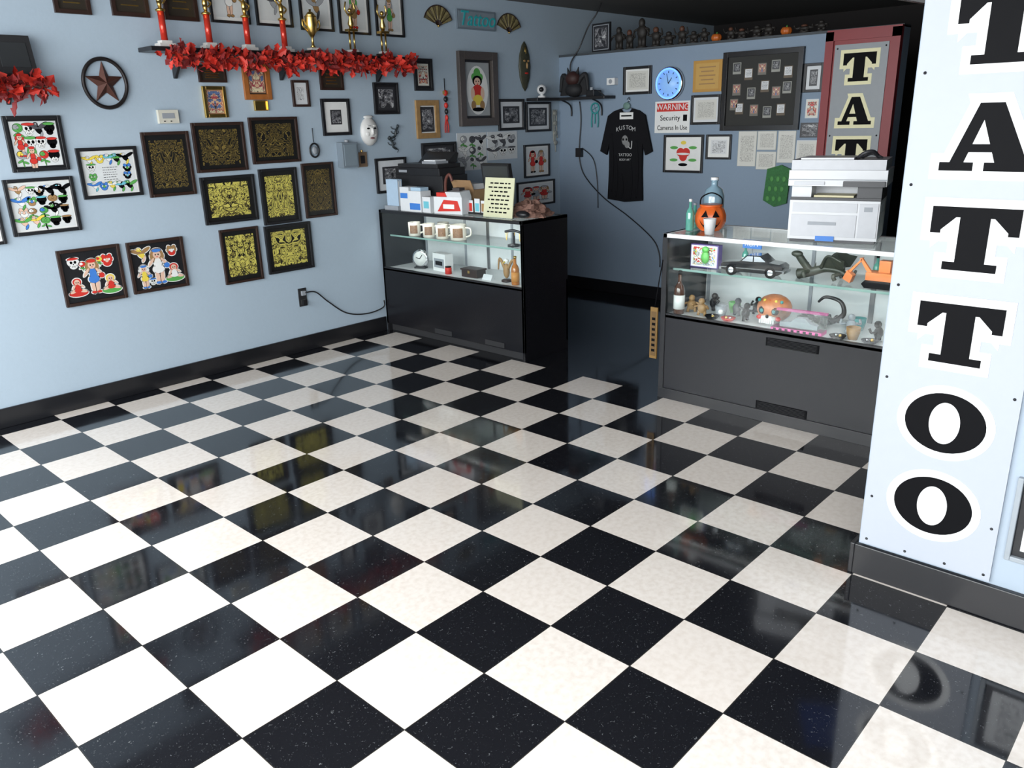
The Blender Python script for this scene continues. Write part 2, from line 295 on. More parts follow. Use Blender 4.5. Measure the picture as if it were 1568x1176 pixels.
def figures(seq,halo=None,hw=.017,text=False):
    """pin-up style cartoon flash figures with an outline halo"""
    halo=halo or inkw
    def f(o,u0,v0,u1,v1,c):
        if text:
            rr=random.Random(5)
            for y in (.32,.38,.44,.5,.56,.62):
                x=.36
                while x<.62: w=rr.uniform(.02,.05); o.box(u0+(u1-u0)*x,v0+(v1-v0)*y,c,u0+(u1-u0)*(x+w),v0+(v1-v0)*(y+.012),c+.002,ink); x+=w+.015
        for k,(x,y,s,pose,hair,dress,prop) in enumerate(seq):
            if pose=='stand':
                sh=[(0,.2,.095,.09,0,hair),(-.07,.13,.035,.07,.3,hair),(.07,.13,.035,.07,-.3,hair),(-.03,-.2,.03,.13,.05,skin),(.04,-.19,.03,.13,-.1,skin),(-.03,-.3,.04,.022,0,prop),(.055,-.3,.04,.022,0,prop),
                    (-.1,.06,.022,.085,-.6,skin),(.1,.05,.022,.085,.6,skin),(0,.03,.055,.1,0,dress),(0,-.07,.085,.07,0,dress),(0,.18,.06,.068,0,skin),(.13,-.02,.045,.045,0,prop),(0,.25,.07,.03,0,prop)]
            elif pose=='sit':
                sh=[(0,-.12,.2,.075,0,prop),(0,.15,.09,.085,0,hair),(0,.14,.06,.065,0,skin),(0,0,.06,.09,0,dress),(-.08,-.06,.1,.035,.4,skin),(.09,-.07,.1,.035,-.3,skin),(-.08,.03,.02,.07,-.5,skin),(.08,.05,.02,.07,.9,skin),(0,-.05,.08,.045,0,dress)]
            elif pose=='bird':
                sh=[(0,0,.07,.12,.5,hair),(-.12,.08,.05,.14,1.2,dress),(.12,.1,.05,.14,-1.0,dress),(.05,-.14,.03,.09,-.4,prop),(-.05,.13,.055,.05,0,hair),(-.11,.14,.03,.015,.2,prop),(-.05,.14,.015,.015,0,inkw)]
            elif pose=='skull':
                sh=[(0,.04,.12,.11,0,inkw),(0,-.07,.07,.06,0,inkw),(-.045,.03,.032,.038,0,ink),(.045,.03,.032,.038,0,ink),(0,-.02,.012,.022,0,ink),(-.03,-.08,.006,.025,0,ink),(0,-.08,.006,.025,0,ink),(.03,-.08,.006,.025,0,ink),(0,.12,.13,.03,0,hair)]
            elif pose=='rose':
                sh=[(.0,-.12,.014,.12,.1,inkg),(-.06,-.1,.06,.022,.5,inkg),(.06,-.13,.06,.022,-.4,inkg),(0,.05,.11,.1,0,hair),(-.04,.07,.06,.055,.3,dress),(.04,.06,.05,.06,-.3,hair),(0,.06,.028,.028,0,dress)]
            else:
                sh=[(0,.02,.13,.09,0,hair),(0,-.06,.09,.08,0,prop),(-.06,.09,.045,.06,.4,hair),(.06,.09,.045,.06,-.4,hair),(0,.0,.04,.05,0,dress),(-.05,.02,.02,.025,0,inkw),(.05,.02,.02,.025,0,inkw)]
            for dx,dy,rx,ry,ro,m in sh: ell(o,u0,v0,u1,v1,c+k*.0002,x+dx*s,y+dy*s,rx*s+hw,ry*s+hw,halo,rot=ro)
            for j,(dx,dy,rx,ry,ro,m) in enumerate(sh):
                if halo is ink and j and m is not ink: ell(o,u0,v0,u1,v1,c+.0012+j*.0005,x+dx*s,y+dy*s,rx*s+.005,ry*s+.005,ink,rot=ro)
                ell(o,u0,v0,u1,v1,c+.0015+j*.0005,x+dx*s,y+dy*s,rx*s,ry*s,m,rot=ro)
            if pose in('stand','sit'):
                hy=.18 if pose=='stand' else .14
                for dx in (-.022,.022): ell(o,u0,v0,u1,v1,c+.009,x+dx*s,y+hy*s,.011*s,.014*s,ink,8)
                ell(o,u0,v0,u1,v1,c+.009,x,y+(hy-.035)*s,.014*s,.007*s,inkr,8)
    return f
def rseq(seed,nx,ny,s,pal,poses=('stand','sit','bird','bird','blob','skull','rose')):
    r=random.Random(seed); q=[]
    for i in range(nx):
        for j in range(ny): q.append(((i+.5)/nx*.9+.05+r.uniform(-.02,.02),(j+.5)/ny*.9+.05+r.uniform(-.02,.02),s*r.uniform(.85,1.1),r.choice(poses),r.choice(pal),r.choice(pal),r.choice(pal)))
    return q
FF="framed_flash_art"
pwm=mat("flash_paper",(.68,.70,.70),.5)
frame(FF,LW,.19,5.35,1.12,4.42,.06,black,pwm,.03,black,figures(rseq(1,4,3,.95,[inkr,inkgy,inkw,inkg,inkgy,inkdg,inkr,inky],('skull','bird','rose','stand','skull')),ink,.006))
frame(FF,LW,1.27,4.78,2.36,3.87,.06,black,pwm,.03,inkw,figures([q for q in rseq(2,5,4,.68,[inkg,inkb,inkw,inky,inkg,inkc],('bird','blob','skull','bird')) if not(.3<q[0]<.7 and .3<q[1]<.7)],ink,.005,True))
frame(FF,LW,-.01,4.31,1.13,3.34,.06,black,pwm,.03,inkw,figures(rseq(3,5,4,.7,[inkb,inkg,inky,inkc,inkt,inkg,inkw,skin],('bird','blob','skull','rose','bird')),ink,.005))
frame(FF,LW,-1.3,4.04,-.14,3.24,.05,black,pwm,.03,inkw,figures(rseq(4,5,4,.7,[inkb,inkg,inky,inkr]),ink,.005))
frame(FF,LW,2.49,5.02,3.44,3.80,.06,dkwood,a_gold)
frame(FF,LW,3.52,5.17,4.66,4.20,.06,dkwood,a_gold)
frame(FF,LW,4.79,5.25,5.97,4.30,.06,dkwood,a_gold)
frame(FF,LW,3.54,4.11,4.76,3.15,.06,black,a_yel)
frame(FF,LW,4.88,4.19,5.82,3.0,.06,black,a_yel)
frame(FF,LW,5.96,4.25,6.81,3.04,.05,dkwood,a_gold)
frame(FF,LW,3.80,3.02,4.70,1.86,.05,dkwood,a_yel)
frame(FF,LW,4.85,2.98,6.03,1.92,.06,black,a_yel)
blackart=mat("art_black_ground",(.01,.01,.012),.4)
frame(FF,LW,.60,3.01,1.73,1.96,.06,dkwood,blackart,extra=figures([(.2,.28,.85,'sit',inkr,inkr,inkr),(.51,.5,1.15,'stand',inkt,inkb,inkr),(.8,.26,.9,'sit',inky,inkr,inkg),(.2,.78,.75,'skull',inkr,inkr,inkw),(.8,.76,.85,'blob',inkr,skin,inkr),(.35,.72,.5,'rose',inkr,inkw,inkr),(.66,.78,.5,'rose',inky,inkr,inkr)]))
frame(FF,LW,1.86,3.0,2.99,1.99,.06,dkwood,blackart,extra=figures([(.2,.3,.85,'stand',inkw,inky,inkb),(.5,.5,1.3,'stand',inkt,inkw,inkb),(.8,.27,.95,'sit',inkr,inkw,inkg),(.2,.78,.8,'bird',inky,inkt,skin),(.81,.78,.8,'blob',inkt,inkw,inkr),(.35,.15,.5,'skull',inkb,inkw,inkr)]))
pp=mat("plaque_plate",(.05,.04,.03),.3,.3)
def engr(o,u0,v0,u1,v1,c):
    for k in range(4):
        w=(u1-u0)*(.3-.05*(k%2)); cx=(u0+u1)/2; z=v0+(v1-v0)*(.2+.18*k); o.box(cx-w,z,c,cx+w,z+.02,c+.003,gold)
for a,b,c,d in ((1.37,7.43,1.98,7.03),(2.35,7.5,3.03,7.05),(3.32,7.6,4.0,7.04)):
    frame("award_plaque",LW,a,b+.25,c,d,.07,dkwood,pp,extra=engr)
for i,(a,c,d) in enumerate(((4.26,5.12,7.05),(5.27,6.13,7.05),(6.33,7.18,7.02),(7.34,8.2,7.0),(8.38,9.22,7.0))):
    frame("framed_tattoo_drawing",LW,a,7.98,c,d,.05,black,pwm,.06,inkw,figures([(.5,.5,1.5,['stand','bird','bird','stand','stand'][i],[inkgy,inkgy,inkt,inkg,inkgy][i],[inkw,inkdg,inkgy,inkt,inkg][i],[inkt,inkgy,inkdg,inkr,inkt][i])],ink,.008))
frame("small_gold_frame",LW,3.86,5.86,4.36,5.26,.07,gold,a_port,0)
frame("award_plaque",LW,3.83,6.25,4.42,5.93,.04,dkwood,pp,extra=engr)
frame("orange_wood_frame",LW,4.79,6.32,5.42,5.60,.11,mat("orange_wood",(.35,.12,.03),.35,var=.3),a_port,.02,black)
frame("small_photo_frame",LW,5.93,6.0,6.36,5.45,.05,dkwood,a_line,.06,paper)
frame("brass_plate",LW,4.98,5.59,5.30,5.38,.02,gold,gold)
frame("award_plaque",LW,6.68,6.28,7.30,5.80,.05,dkwood,pp,extra=engr)
frame("black_frame_white_mat",LW,6.64,5.62,7.42,4.82,.07,black,a_photo,.17,inkw)
frame("framed_photo",LW,8.15,5.98,8.90,5.26,.05,black,a_photo,.05,black)
frame("framed_red_card",LW,9.45,6.55,10.05,5.80,.07,black,a_red,.05,black)
frame("gold_wood_frame",LW,9.43,5.58,10.2,4.66,.13,ltwood,a_photo,.03,inkw)
def hotrod(o,u0,v0,u1,v1,c):
    ell(o,u0,v0,u1,v1,c,.5,.48,.44,.46,inkw,28)
    for k,(x,y,rx,ry,m) in enumerate(((.5,.80,.14,.1,inkg),(.36,.73,.1,.07,inkg),(.64,.73,.1,.07,inkg),(.5,.66,.2,.1,ink),(.5,.64,.13,.08,skin),(.5,.42,.26,.17,inkr),(.3,.42,.08,.12,skin),(.7,.42,.08,.12,skin),(.5,.3,.2,.1,inky),(.32,.2,.1,.09,inkt),(.68,.2,.1,.09,inkt),(.5,.12,.24,.04,ink),(.45,.65,.02,.015,ink),(.55,.65,.02,.015,ink),(.5,.6,.03,.01,inkr))):
        ell(o,u0,v0,u1,v1,c+.001+k*.0005,x,y,rx,ry,m)
frame("large_ornate_frame",LW,10.93,6.77,12.36,4.92,.2,mat("pewter_frame",(.13,.11,.10),.35,.5,bump=.8,nscale=90),mat("art_grey",(.35,.37,.38),.5),.06,black,extra=hotrod,d=.12)
frame("framed_photo",LW,12.42,5.6,13.48,4.77,.07,black,a_photo,.12,paper)
frame("framed_photo",LW,13.55,5.52,14.65,4.70,.06,black,a_photo,.1,paper)
frame("framed_photo",LW,8.04,4.25,9.0,3.42,.06,black,a_photo,.15,paper)
frame("framed_photo",LW,9.55,4.55,10.75,4.03,.06,black,a_photo,.05,black)
frame("flash_poster",LW,10.82,4.75,11.93,3.78,0,None,pwm,.03,paper,figures(rseq(8,3,3,.95,[inkgy,inkw,inkdg],('bird','skull','blob','rose')),ink,.006))
frame("flash_poster",LW,11.97,4.75,13.18,4.0,0,None,pwm,.03,paper,figures(rseq(9,3,2,1.2,[inkgy,inkw,inkdg],('bird','skull','blob','rose')),ink,.006))
frame("framed_flash_art",LW,13.44,4.35,14.58,3.42,.05,black,pwm,.05,inkw,figures([(.3,.5,1.4,'stand',inkr,inkr,ink),(.7,.5,1.4,'stand',inkgy,inkr,inkt)],ink,.008))
frame("framed_flash_art",LW,13.1,3.32,14.8,2.6,.05,black,pwm,.05,inkw,figures([(.25,.5,1.3,'stand',inkr,inkr,ink),(.5,.5,1.3,'stand',inkgy,inkgy,inkr),(.75,.5,1.3,'stand',inkt,inkr,inkgy)],ink,.008))
# back wall
B=BW(XB)
def fb(name,y0,zt,y1,zb,fw,fm,art,mw=0,mm=None,extra=None,**k): return frame(name,B,-y0,zt,-y1,zb,fw,fm,art,mw,mm,extra,**k)
fb("framed_certificate",9.08,6.34,8.16,5.62,.07,black,a_text,.05,inkw)
plq=mat("plaque_orange",(.5,.27,.06),.35)
o=O("business_license_plaque",B); o.box(-6.88,5.60,0,-6.06,6.36,.05,plq); o.box(-6.8,5.67,.05,-6.14,6.29,.056,mat("plaque_gold",(.55,.33,.09),.4))
for i in range(5): o.box(-6.7+.05*(i%2),5.78+.1*i,.056,-6.24-.05*(i%2),5.81+.1*i,.059,inkt)
o.done()
bd=mat("board_felt",(.03,.03,.028),.8); brd=mat("black_frame_gloss",(.012,.012,.014),.25)
o=O("framed_polaroid_board",B); o.box(-6.02,4.64,0,-3.95,6.5,.03,bd)
for q in ((-6.02,4.64,-5.9,6.5),(-4.07,4.64,-3.95,6.5),(-5.9,4.64,-4.07,4.76),(-5.9,6.38,-4.07,6.5)): o.box(q[0],q[1],0,q[2],q[3],.1,brd)
pho=[a_photo,a_line,a_port]
for i,(a,b) in enumerate([(.18,1.35),(.5,1.2),(.85,1.3),(1.2,1.35),(1.52,1.2),(.2,.85),(.6,.75),(.95,.9),(1.25,.75),(1.52,.85),(.3,.4),(.7,.35),(1.05,.3),(1.4,.35),(.15,.5)]):
    w=.22; h=.27; x=-5.95+a; z=4.68+b-.05; o.box(x,z,.03,x+w,z+h,.035,[mat("polaroid",(.3,.3,.27),.5),mat("polaroid3",(.12,.09,.06),.5),mat("polaroid2",(.16,.15,.13),.5)][i%3]); o.quad(x+.02,z+.06,x+w-.02,z+h-.02,.037,pho[i%3])
o.done(.008)
fb("small_black_frame",3.93,6.12,3.46,5.48,.06,black,a_photo,.08,paper)
fb("framed_certificate",6.91,5.53,6.06,4.8,.06,black,a_text,.06,paper)
fb("small_photo",3.83,5.33,3.52,4.9,0,None,a_red,.02)
fb("small_photo",3.92,4.80,3.46,4.46,0,None,a_photo,.0)
def hearts(o,u0,v0,u1,v1,c):
    for k,(x,y,rx,ry,m) in enumerate(((.42,.55,.12,.14,inkr),(.58,.55,.12,.14,inkr),(.5,.42,.12,.16,inkr),(.22,.7,.12,.05,inkg),(.78,.7,.12,.05,inkg),(.22,.3,.12,.05,inkg),(.78,.3,.12,.05,inkg),(.5,.86,.08,.06,inky),(.5,.15,.14,.05,ink),(.5,.5,.2,.035,inkw))): ell(o,u0,v0,u1,v1,c+k*.0005,x,y,rx,ry,m)
fb("framed_heart_flash",7.71,4.55,6.5,3.57,.06,black,inkw,.03,inkw,hearts)
fb("small_framed_drawing",6.42,4.55,5.7,3.93,.05,black,a_line,.08,inkw)
for y,z,w,h in ((5.52,4.62,.5,.85),(5.0,4.62,.5,.45),(5.0,4.13,.52,.43),(4.46,4.62,.45,.75)): fb("pinned_notice",y,z,y-w,z-h,0,None,a_text,.01,mat("paper_aged",(.5,.5,.44),.7))
fb("pinned_notice",3.98,4.4,3.46,3.8,0,None,a_text,.02,paper)
o=O("security_camera_warning_sign",B); o.box(-8.03,4.6,0,-6.95,5.41,.02,inkw); o.box(-7.97,5.15,.02,-7.01,5.36,.024,inkr)
o.text("WARNING",-7.48,5.255,.026,.22,inkw,sx=.95); o.text("Security",-7.55,4.98,.024,.19,ink,sx=1.0); o.text("Cameras In Use",-7.48,4.73,.024,.17,ink,sx=.85)
o.box(-7.15,4.9,.02,-7.03,5.06,.024,ink); o.done()
o=O("neon_wall_clock",B); Mc=Matrix.Translation((-7.56,5.85,0))
o.lathe([(.42,0),(.42,.12),(.38,.14)],chrome,n=40,M=Mc); o.lathe([(.35,.1),(.35,.142)],mat("clock_face",(.25,.45,.75),.4,emit=.35,ecol=(.25,.5,.95)),n=40,M=Mc)
o.tube([(-7.56+.37*math.cos(t),5.85+.37*math.sin(t),.15) for t in [2*math.pi*i/16 for i in range(16)]],.022,mat("neon_blue",(.2,.4,1),.3,emit=2.0,ecol=(.1,.25,1)),closed=True,sm=3)
for i in range(12):
    t=math.pi*i/6; o.cyl((-7.56+.26*math.cos(t),5.85+.26*math.sin(t),.145),(-7.56+.31*math.cos(t),5.85+.31*math.sin(t),.145),.01,.01,ink,6)
o.cyl((-7.56,5.85,.15),(-7.46,5.99,.15),.012,.008,ink,6); o.cyl((-7.56,5.85,.15),(-7.62,6.1,.15),.01,.006,ink,6); o.done()
# t-shirt
o=O("black_t_shirt",B); ts=mat("black_cotton",(.009,.009,.011),.9,bump=.3,nscale=80,spec=.15)
half=[(0,5.16),(.13,5.18),(.2,5.26),(.42,5.2),(.62,5.08),(.88,4.12),(.66,4.02),(.56,4.35),(.56,3.6),(.6,2.78),(.0,2.72)]
cx=-8.93
poly=[(cx+a,b) for a,b in half]+[(cx-a,b) for a,b in half[::-1][1:-1]]
o.prism(poly,.03,.1,ts)
for k,(a,b0,b1) in enumerate([(-.3,2.85,4.0),(-.1,2.8,3.5),(.2,2.8,3.9),(.4,2.85,4.4),(-.45,3.0,4.6)]): o.tube([(cx+a,b0,.09),(cx+a+.04,(b0+b1)/2,.105),(cx+a-.02,b1,.09)],.03,ts)
pw=mat("print_white",(.5,.5,.5),.7)
for i,ch in enumerate("KUSTOM"):
    t=(i-2.5)*.11; o.text(ch,cx+t,4.76-.7*t*t,.105,.16,pw)
o.text("TATTOO",cx,4.02,.105,.11,pw); o.text("BODY ART",cx,3.89,.105,.08,pw)
pg=mat("print_grey",(.22,.22,.22),.7)
o.ball((cx-.02,4.42,.1),(.11,.14,.012),pg); o.ball((cx+.06,4.3,.1),(.09,.1,.012),pg); o.tube([(cx+.1,4.25,.105),(cx+.2,4.2,.105),(cx+.22,4.4,.105)],.015,pw)
for dx in (-.07,.04): o.ball((cx+dx,4.44,.112),(.03,.035,.004),ink)
o.box(cx-.2,4.98,.1,cx+.25,5.16,.112,inkw); o.box(cx-.15,5.05,.112,cx+.2,5.09,.115,ink)
o.tube([(cx-.45,5.14,.06),(cx,5.3,.06),(cx+.45,5.14,.06)],.015,chrome,sm=4); o.tube([(cx,5.3,.06),(cx+.02,5.42,.06),(cx+.08,5.47,.06),(cx+.05,5.55,.04),(cx-.02,5.5,.02)],.013,chrome)
o.ball((cx,5.33,.07),(.12,.1,.03),mat("ornament_grey_green",(.15,.25,.22),.5)); o.done()
# corner shelf with clutter
o=O("corner_wall_shelf"); o.prism([(14.55,11.38),(15.08,11.38),(15.08,9.35),(14.55,9.35)],5.54,5.62,black); o.box(13.6,10.95,5.54,14.55,11.38,5.62,black)
o.tube([(15.05,9.8,5.1),(15.0,9.8,5.4),(14.6,9.8,5.55)],.025,black); o.tube([(15.05,10.9,5.1),(15.0,10.9,5.4),(14.6,10.9,5.55)],.025,black); o.done(.01)
o=O("security_camera"); o.lathe([(.11,0),(.11,.05),(.04,.07),(.04,.14)],white,(13.95,11.1,5.62)); o.ball((13.95,11.1,5.84),.14,white); o.ball((13.84,11.02,5.84),.07,black); o.done()
o=O("bat_figurine"); x,y,z=14.8,10.6,5.62
o.ball((x,y,z+.2),(.22,.3,.2),blackM); o.ball((x-.05,y,z+.5),(.2,.24,.2),mat("dark_red_brown",(.04,.014,.012),.6)); 
for s_ in (-1,1):
    o.tube([(x,y+.1*s_,z+.35),(x,y+.4*s_,z+.6),(x,y+.5*s_,z+.15)],.09,blackM,r1=.04); o.cyl((x-.05,y+.14*s_,z+.6),(x-.05,y+.2*s_,z+.8),.06,.01,blackM)
    o.add([(x,y+.1*s_,z+.5),(x,y+.42*s_,z+.62),(x,y+.52*s_,z+.05),(x,y+.1*s_,z+.05)],[(0,1,2,3)],blackM)
o.done()
o=O("shelf_gadget_box"); o.box(14.6,9.75,5.62,14.95,10.02,5.78,black); o.cyl((14.7,9.9,5.78),(14.7,9.9,5.86),.05,.05,greyp); o.tube([(14.7,9.8,5.78),(14.6,9.6,5.75),(14.7,9.45,5.62)],.015,black); o.done(.01)
o=O("white_speaker"); o.box(14.93,9.28,5.9,15.1,9.55,6.08,white); o.cyl((14.92,9.42,5.99),(14.93,9.42,5.99),.06,.06,greyp); o.done(.02)
o=O("power_cord",B)
o.tube([(-10.6,5.5,.05),(-10.55,5.0,.05),(-10.6,4.3,.06),(-10.6,3.9,.06),(-10.4,3.4,.05),(-9.7,2.8,.05),(-8.8,2.3,.05),(-8.0,1.75,.05),(-7.75,1.35,.05),(-7.7,.95,.06)],.016,black)
o.tube([(-10.5,4.2,.06),(-10.1,3.9,.05),(-9.95,3.3,.05),(-9.9,2.5,.06)],.013,black); o.box(-10.7,3.95,.0,-10.5,4.2,.12,black); o.done()
o=O("turquoise_dreamcatcher",B); tq=mat("turquoise",(.03,.3,.3),.5)
o.tube([(-10.05+.14*math.cos(t),5.3+.14*math.sin(t),.04) for t in [math.pi*i/4 for i in range(8)]],.02,tq,closed=True,sm=3)
for k in range(4): o.cyl((-10.05,5.3,.04),(-10.05+.14*math.cos(k*1.57+.4),5.3+.14*math.sin(k*1.57+.4),.04),.006,.006,tq,5)
for k in (-.1,0,.1): o.tube([(-10.05+k,5.18,.04),(-10.05+k*1.2,5.0,.04),(-10.05+k*1.1,4.88-abs(k),.05)],.018,tq)
o.done()
o=O("green_hanging_cloth",B); gc=mat("green_cloth",(.03,.15,.04),.7,var=.5,nscale=60); gc2=mat("green_cloth_light",(.08,.28,.07),.7); o.prism([(-4.72,2.95),(-4.42,2.8),(-4.1,2.9),(-4.05,3.72),(-4.3,3.82),(-4.66,3.72)],.02,.07,gc)
for k in range(9): o.ball((-4.6+.16*(k%3)+.04*(k//3),3.0+.24*(k//3),.075),(.05,.07,.01),gc2)
o.done()
# partition-top clutter
z=6.80
o=O("leaning_picture"); M=at(15.25,9.95,z,-8); o.M=M@BW(0); o.box(-.35,0,0,.35,.75,.05,black); o.box(-.3,.05,.05,.3,.7,.055,greyp); o.quad(-.28,.07,.28,.68,.06,a_photo); o.done()
for i,(y,h,w,kk) in enumerate(((9.4,.6,.4,0),(9.05,.5,.35,1),(8.65,.75,.45,0),(8.2,.5,.4,1),(7.8,.35,.4,0),(7.4,.45,.35,1),(7.05,.3,.35,0),(6.75,.35,.3,0),(6.0,.3,.3,1),(5.7,.25,.35,1),(5.3,.28,.35,0),(5.0,.3,.35,0),(4.1,.2,.4,1),(3.7,.25,.3,0))):
    o=O("monster_figurine"); c=mat("figurine_dark",(.02,.017,.015),.6)
    o.lathe([(w*.3,0),(w*.34,.04),(w*.16,.06)],c,(15.3,y,z)); o.tube([(15.3,y-.05,z+.04),(15.3,y-.06,z+h*.4)],w*.14,c,sm=1); o.tube([(15.3,y+.05,z+.04),(15.3,y+.06,z+h*.4)],w*.14,c,sm=1)
    o.ball((15.3,y,z+h*.55),(w*.26,w*.34,h*.25),c); o.ball((15.28,y,z+h*.85),(w*.2,w*.2,h*.16),mat("figurine_head",(.09,.035,.02),.6) if kk else c)
    for s_ in (-1,1): o.tube([(15.3,y+w*.25*s_,z+h*.65),(15.28,y+w*.5*s_,z+h*.6),(15.2,y+w*.55*s_,z+h*(.9 if kk else .4))],w*.09,c,r1=w*.04)
    o.done()
for y in (6.4,4.55):
    o=O("small_pumpkin"); orr=mat("pumpkin_orange",(.5,.12,.02),.4)
    for i in range(8):
        t=math.pi*i/4; o.ball((15.3+.06*math.cos(t),y+.06*math.sin(t),z+.09),(.08,.08,.09),orr,10)
    o.cyl((15.3,y,z+.15),(15.32,y,z+.22),.02,.012,inkg,6); o.done()
o=O("hanging_arched_cord"); o.tube([(XB-.03,10.85,5.9),(15.0,10.9,6.5),(15.05,10.6,6.95),(15.2,10.4,7.5),(15.3,10.2,7.8),(15.4,10.1,8.09)],.02,black); o.done()
o=O("wall_mounted_television"); o.M=at(10,.3,6.72,12)@Matrix.Rotation(math.radians(14),4,'X'); o.box(-.12,-1.4,0,.08,.45,1.2,black); o.box(-.135,-1.33,.07,-.12,.38,1.13,mat("tv_screen",(.02,.05,.2),.2,emit=.1,ecol=(.05,.1,.6))); o.cyl((.1,-.5,.8),(.5,-.5,1.35),.06,.06,black); o.done(.02)

# ---------------- left wall objects
o=O("metal_barn_star",LW); rust=mat("rust_iron",(.10,.04,.03),.45,.5,var=.4); C=(2.0,5.89)
o.tube([(C[0]+.38*math.cos(2*math.pi*i/24),C[1]+.42*math.sin(2*math.pi*i/24),.05) for i in range(24)],.035,mat("dark_iron",(.03,.025,.025),.4,.6),closed=True,sm=2)
vs=[(C[0],C[1],.13)]
for i in range(10):
    t=math.pi/2+i*math.pi/5; R=.37 if i%2==0 else .15; vs.append((C[0]+R*.95*math.cos(t),C[1]+R*1.05*math.sin(t),.03))
o.add(vs,[(0,1+i,1+(i+1)%10) for i in range(10)],rust); o.done()
def leaves(o,pts,n,sz,mats,spread):
    for _ in range(n):
        i=random.uniform(0,len(pts)-1.001); a=Vector(pts[int(i)]); b=Vector(pts[int(i)+1]); p=a.lerp(b,i-int(i))+Vector((random.gauss(0,spread[0]),random.gauss(0,spread[1]),random.gauss(0,spread[2])))
        m=random.choice(mats); L=sz*random.uniform(.7,1.3)
        R=Matrix.Translation(p)@Matrix.Rotation(random.uniform(0,6.28),4,'Z')@Matrix.Rotation(random.uniform(-1.3,1.3),4,'Y')@Matrix.Rotation(random.uniform(0,6.28),4,'X')
        w=L*.33; o.add([(0,0,0),(L*.3,w*.8,.15*w),(L*.55,w*.55,.1*w),(L*.62,w,.2*w),(L,0,-.2*w),(L*.62,-w,.2*w),(L*.55,-w*.55,.1*w),(L*.3,-w*.8,.15*w),(L*.5,0,-.15*w)],
              [(0,8,1),(1,8,2),(2,8,3),(3,8,4),(4,8,5),(5,8,6),(6,8,7),(7,8,0)],m,M=R)
lr=[mat("leaf_red",(.48,.02,.01),.6,var=.3),mat("leaf_red_dark",(.18,.01,.01),.6),mat("leaf_scarlet",(.58,.035,.02),.6)]
o=O("trophy_wall_shelf"); o.box(2.72,10.85,6.44,9.05,YW,6.52,black)
for x in (3.35,5.7,8.3): o.prism([(0,0),(0,-.45),(-.06,-.45),(-.45,-.06),(-.45,0)],-.03,.03,black,M=Matrix(((0,0,1,x),(1,0,0,YW),(0,1,0,6.44),(0,0,0,1))))
o.done(.01)
o=O("red_leaf_garland"); g_=[(2.95+.2*i,10.70,6.33+.05*math.sin(i*1.3)) for i in range(31)]; leaves(o,g_,620,.21,lr,(.05,.035,.06)); o.tube(g_,.02,mat("vine_brown",(.08,.03,.02),.7),sm=2); o.done()
o=O("plaque_wall_shelf"); o.box(-2,10.85,5.93,.78,YW,6.0,black); o.prism([(0,0),(0,-.4),(-.05,-.4),(-.4,-.05),(-.4,0)],-.03,.03,black,M=Matrix(((0,0,1,.35),(1,0,0,YW),(0,1,0,5.93),(0,0,0,1)))); o.done(.01)
o=O("red_leaf_garland"); leaves(o,[(-1.8+.2*i,10.70,5.80+.04*math.sin(i*1.7)) for i in range(14)],320,.23,lr,(.05,.04,.08)); o.tube([(-1.8+.2*i,10.70,5.8) for i in range(14)],.02,mat("vine_brown",(.08,.03,.02),.7)); o.done()
o=O("leaning_award_plaque"); o.M=at(.5,11.1,6.0)@Matrix.Rotation(math.radians(-12),4,'X')@Matrix(((1,0,0,0),(0,0,-1,0),(0,1,0,0),(0,0,0,1))); o.box(-.3,0,0,.3,.62,.06,blackM); o.box(-.22,.1,.06,.22,.5,.07,mat("plate_dim",(.06,.065,.07),.3,.5)); o.done(.01)
def trophy(x,kind,name="column_trophy"):
    o=O(name); o.M=at(x,11.1,6.52); mb=mat("marble_white",(.7,.68,.65),.2,var=.15)
    o.box(-.15,-.12,0,.15,.12,.07,dkwood if kind else mb); o.box(-.1,-.09,.07,.1,.09,.12,mb)
    if kind==0:
        o.cyl((0,0,.12),(0,0,.62),.06,.06,mat("trophy_red_foil",(.7,.05,.03),.2,.4)); o.lathe([(.08,0),(.09,.03),(.04,.06)],gold,(0,0,.62)); o.ball((0,0,.84),(.05,.05,.12),gold); o.ball((0,0,1.0),.045,gold)
        o.tube([(-.04,0,.9),(-.12,0,1.0),(-.08,0,1.14)],.018,gold); o.tube([(.04,0,.9),(.12,0,.84),(.06,0,.76)],.018,gold); o.cyl((0,0,.68),(0,0,.8),.03,.05,gold)
    elif kind==1:
        o.lathe([(.07,0),(.03,.06),(.025,.2),(.05,.24),(.1,.32),(.13,.45),(.12,.6),(.13,.62)],gold,(0,0,.12))
        for s_ in (-1,1): o.tube([(.12*s_,0,.55),(.2*s_,0,.68),(.21*s_,0,.55),(.1*s_,0,.44)],.015,gold)
        o.lathe([(.12,0),(.06,.08),(.02,.1),(.03,.14)],gold,(0,0,.74))
    else:
        for s_ in (-.06,.06): o.cyl((s_,0,.12),(s_,0,.5),.022,.022,gold,8)
        o.box(-.12,-.08,.5,.12,.08,.55,gold); o.lathe([(.03,0),(.07,.1),(.03,.25),(.05,.32)],gold,(0,0,.55)); o.ball((0,0,.93),.05,gold); o.tube([(-.04,0,.82),(-.13,0,.95),(-.1,0,1.1)],.018,gold); o.tube([(.04,0,.82),(.13,0,.95),(.1,0,1.1)],.018,gold)
    o.done()
for x,k in ((3.12,0),(4.02,0),(4.85,0),(5.7,0)): trophy(x,k)
trophy(6.4,1,"gold_cup_trophy"); trophy(7.45,2,"gold_figure_trophy"); trophy(8.35,2,"gold_figure_trophy")
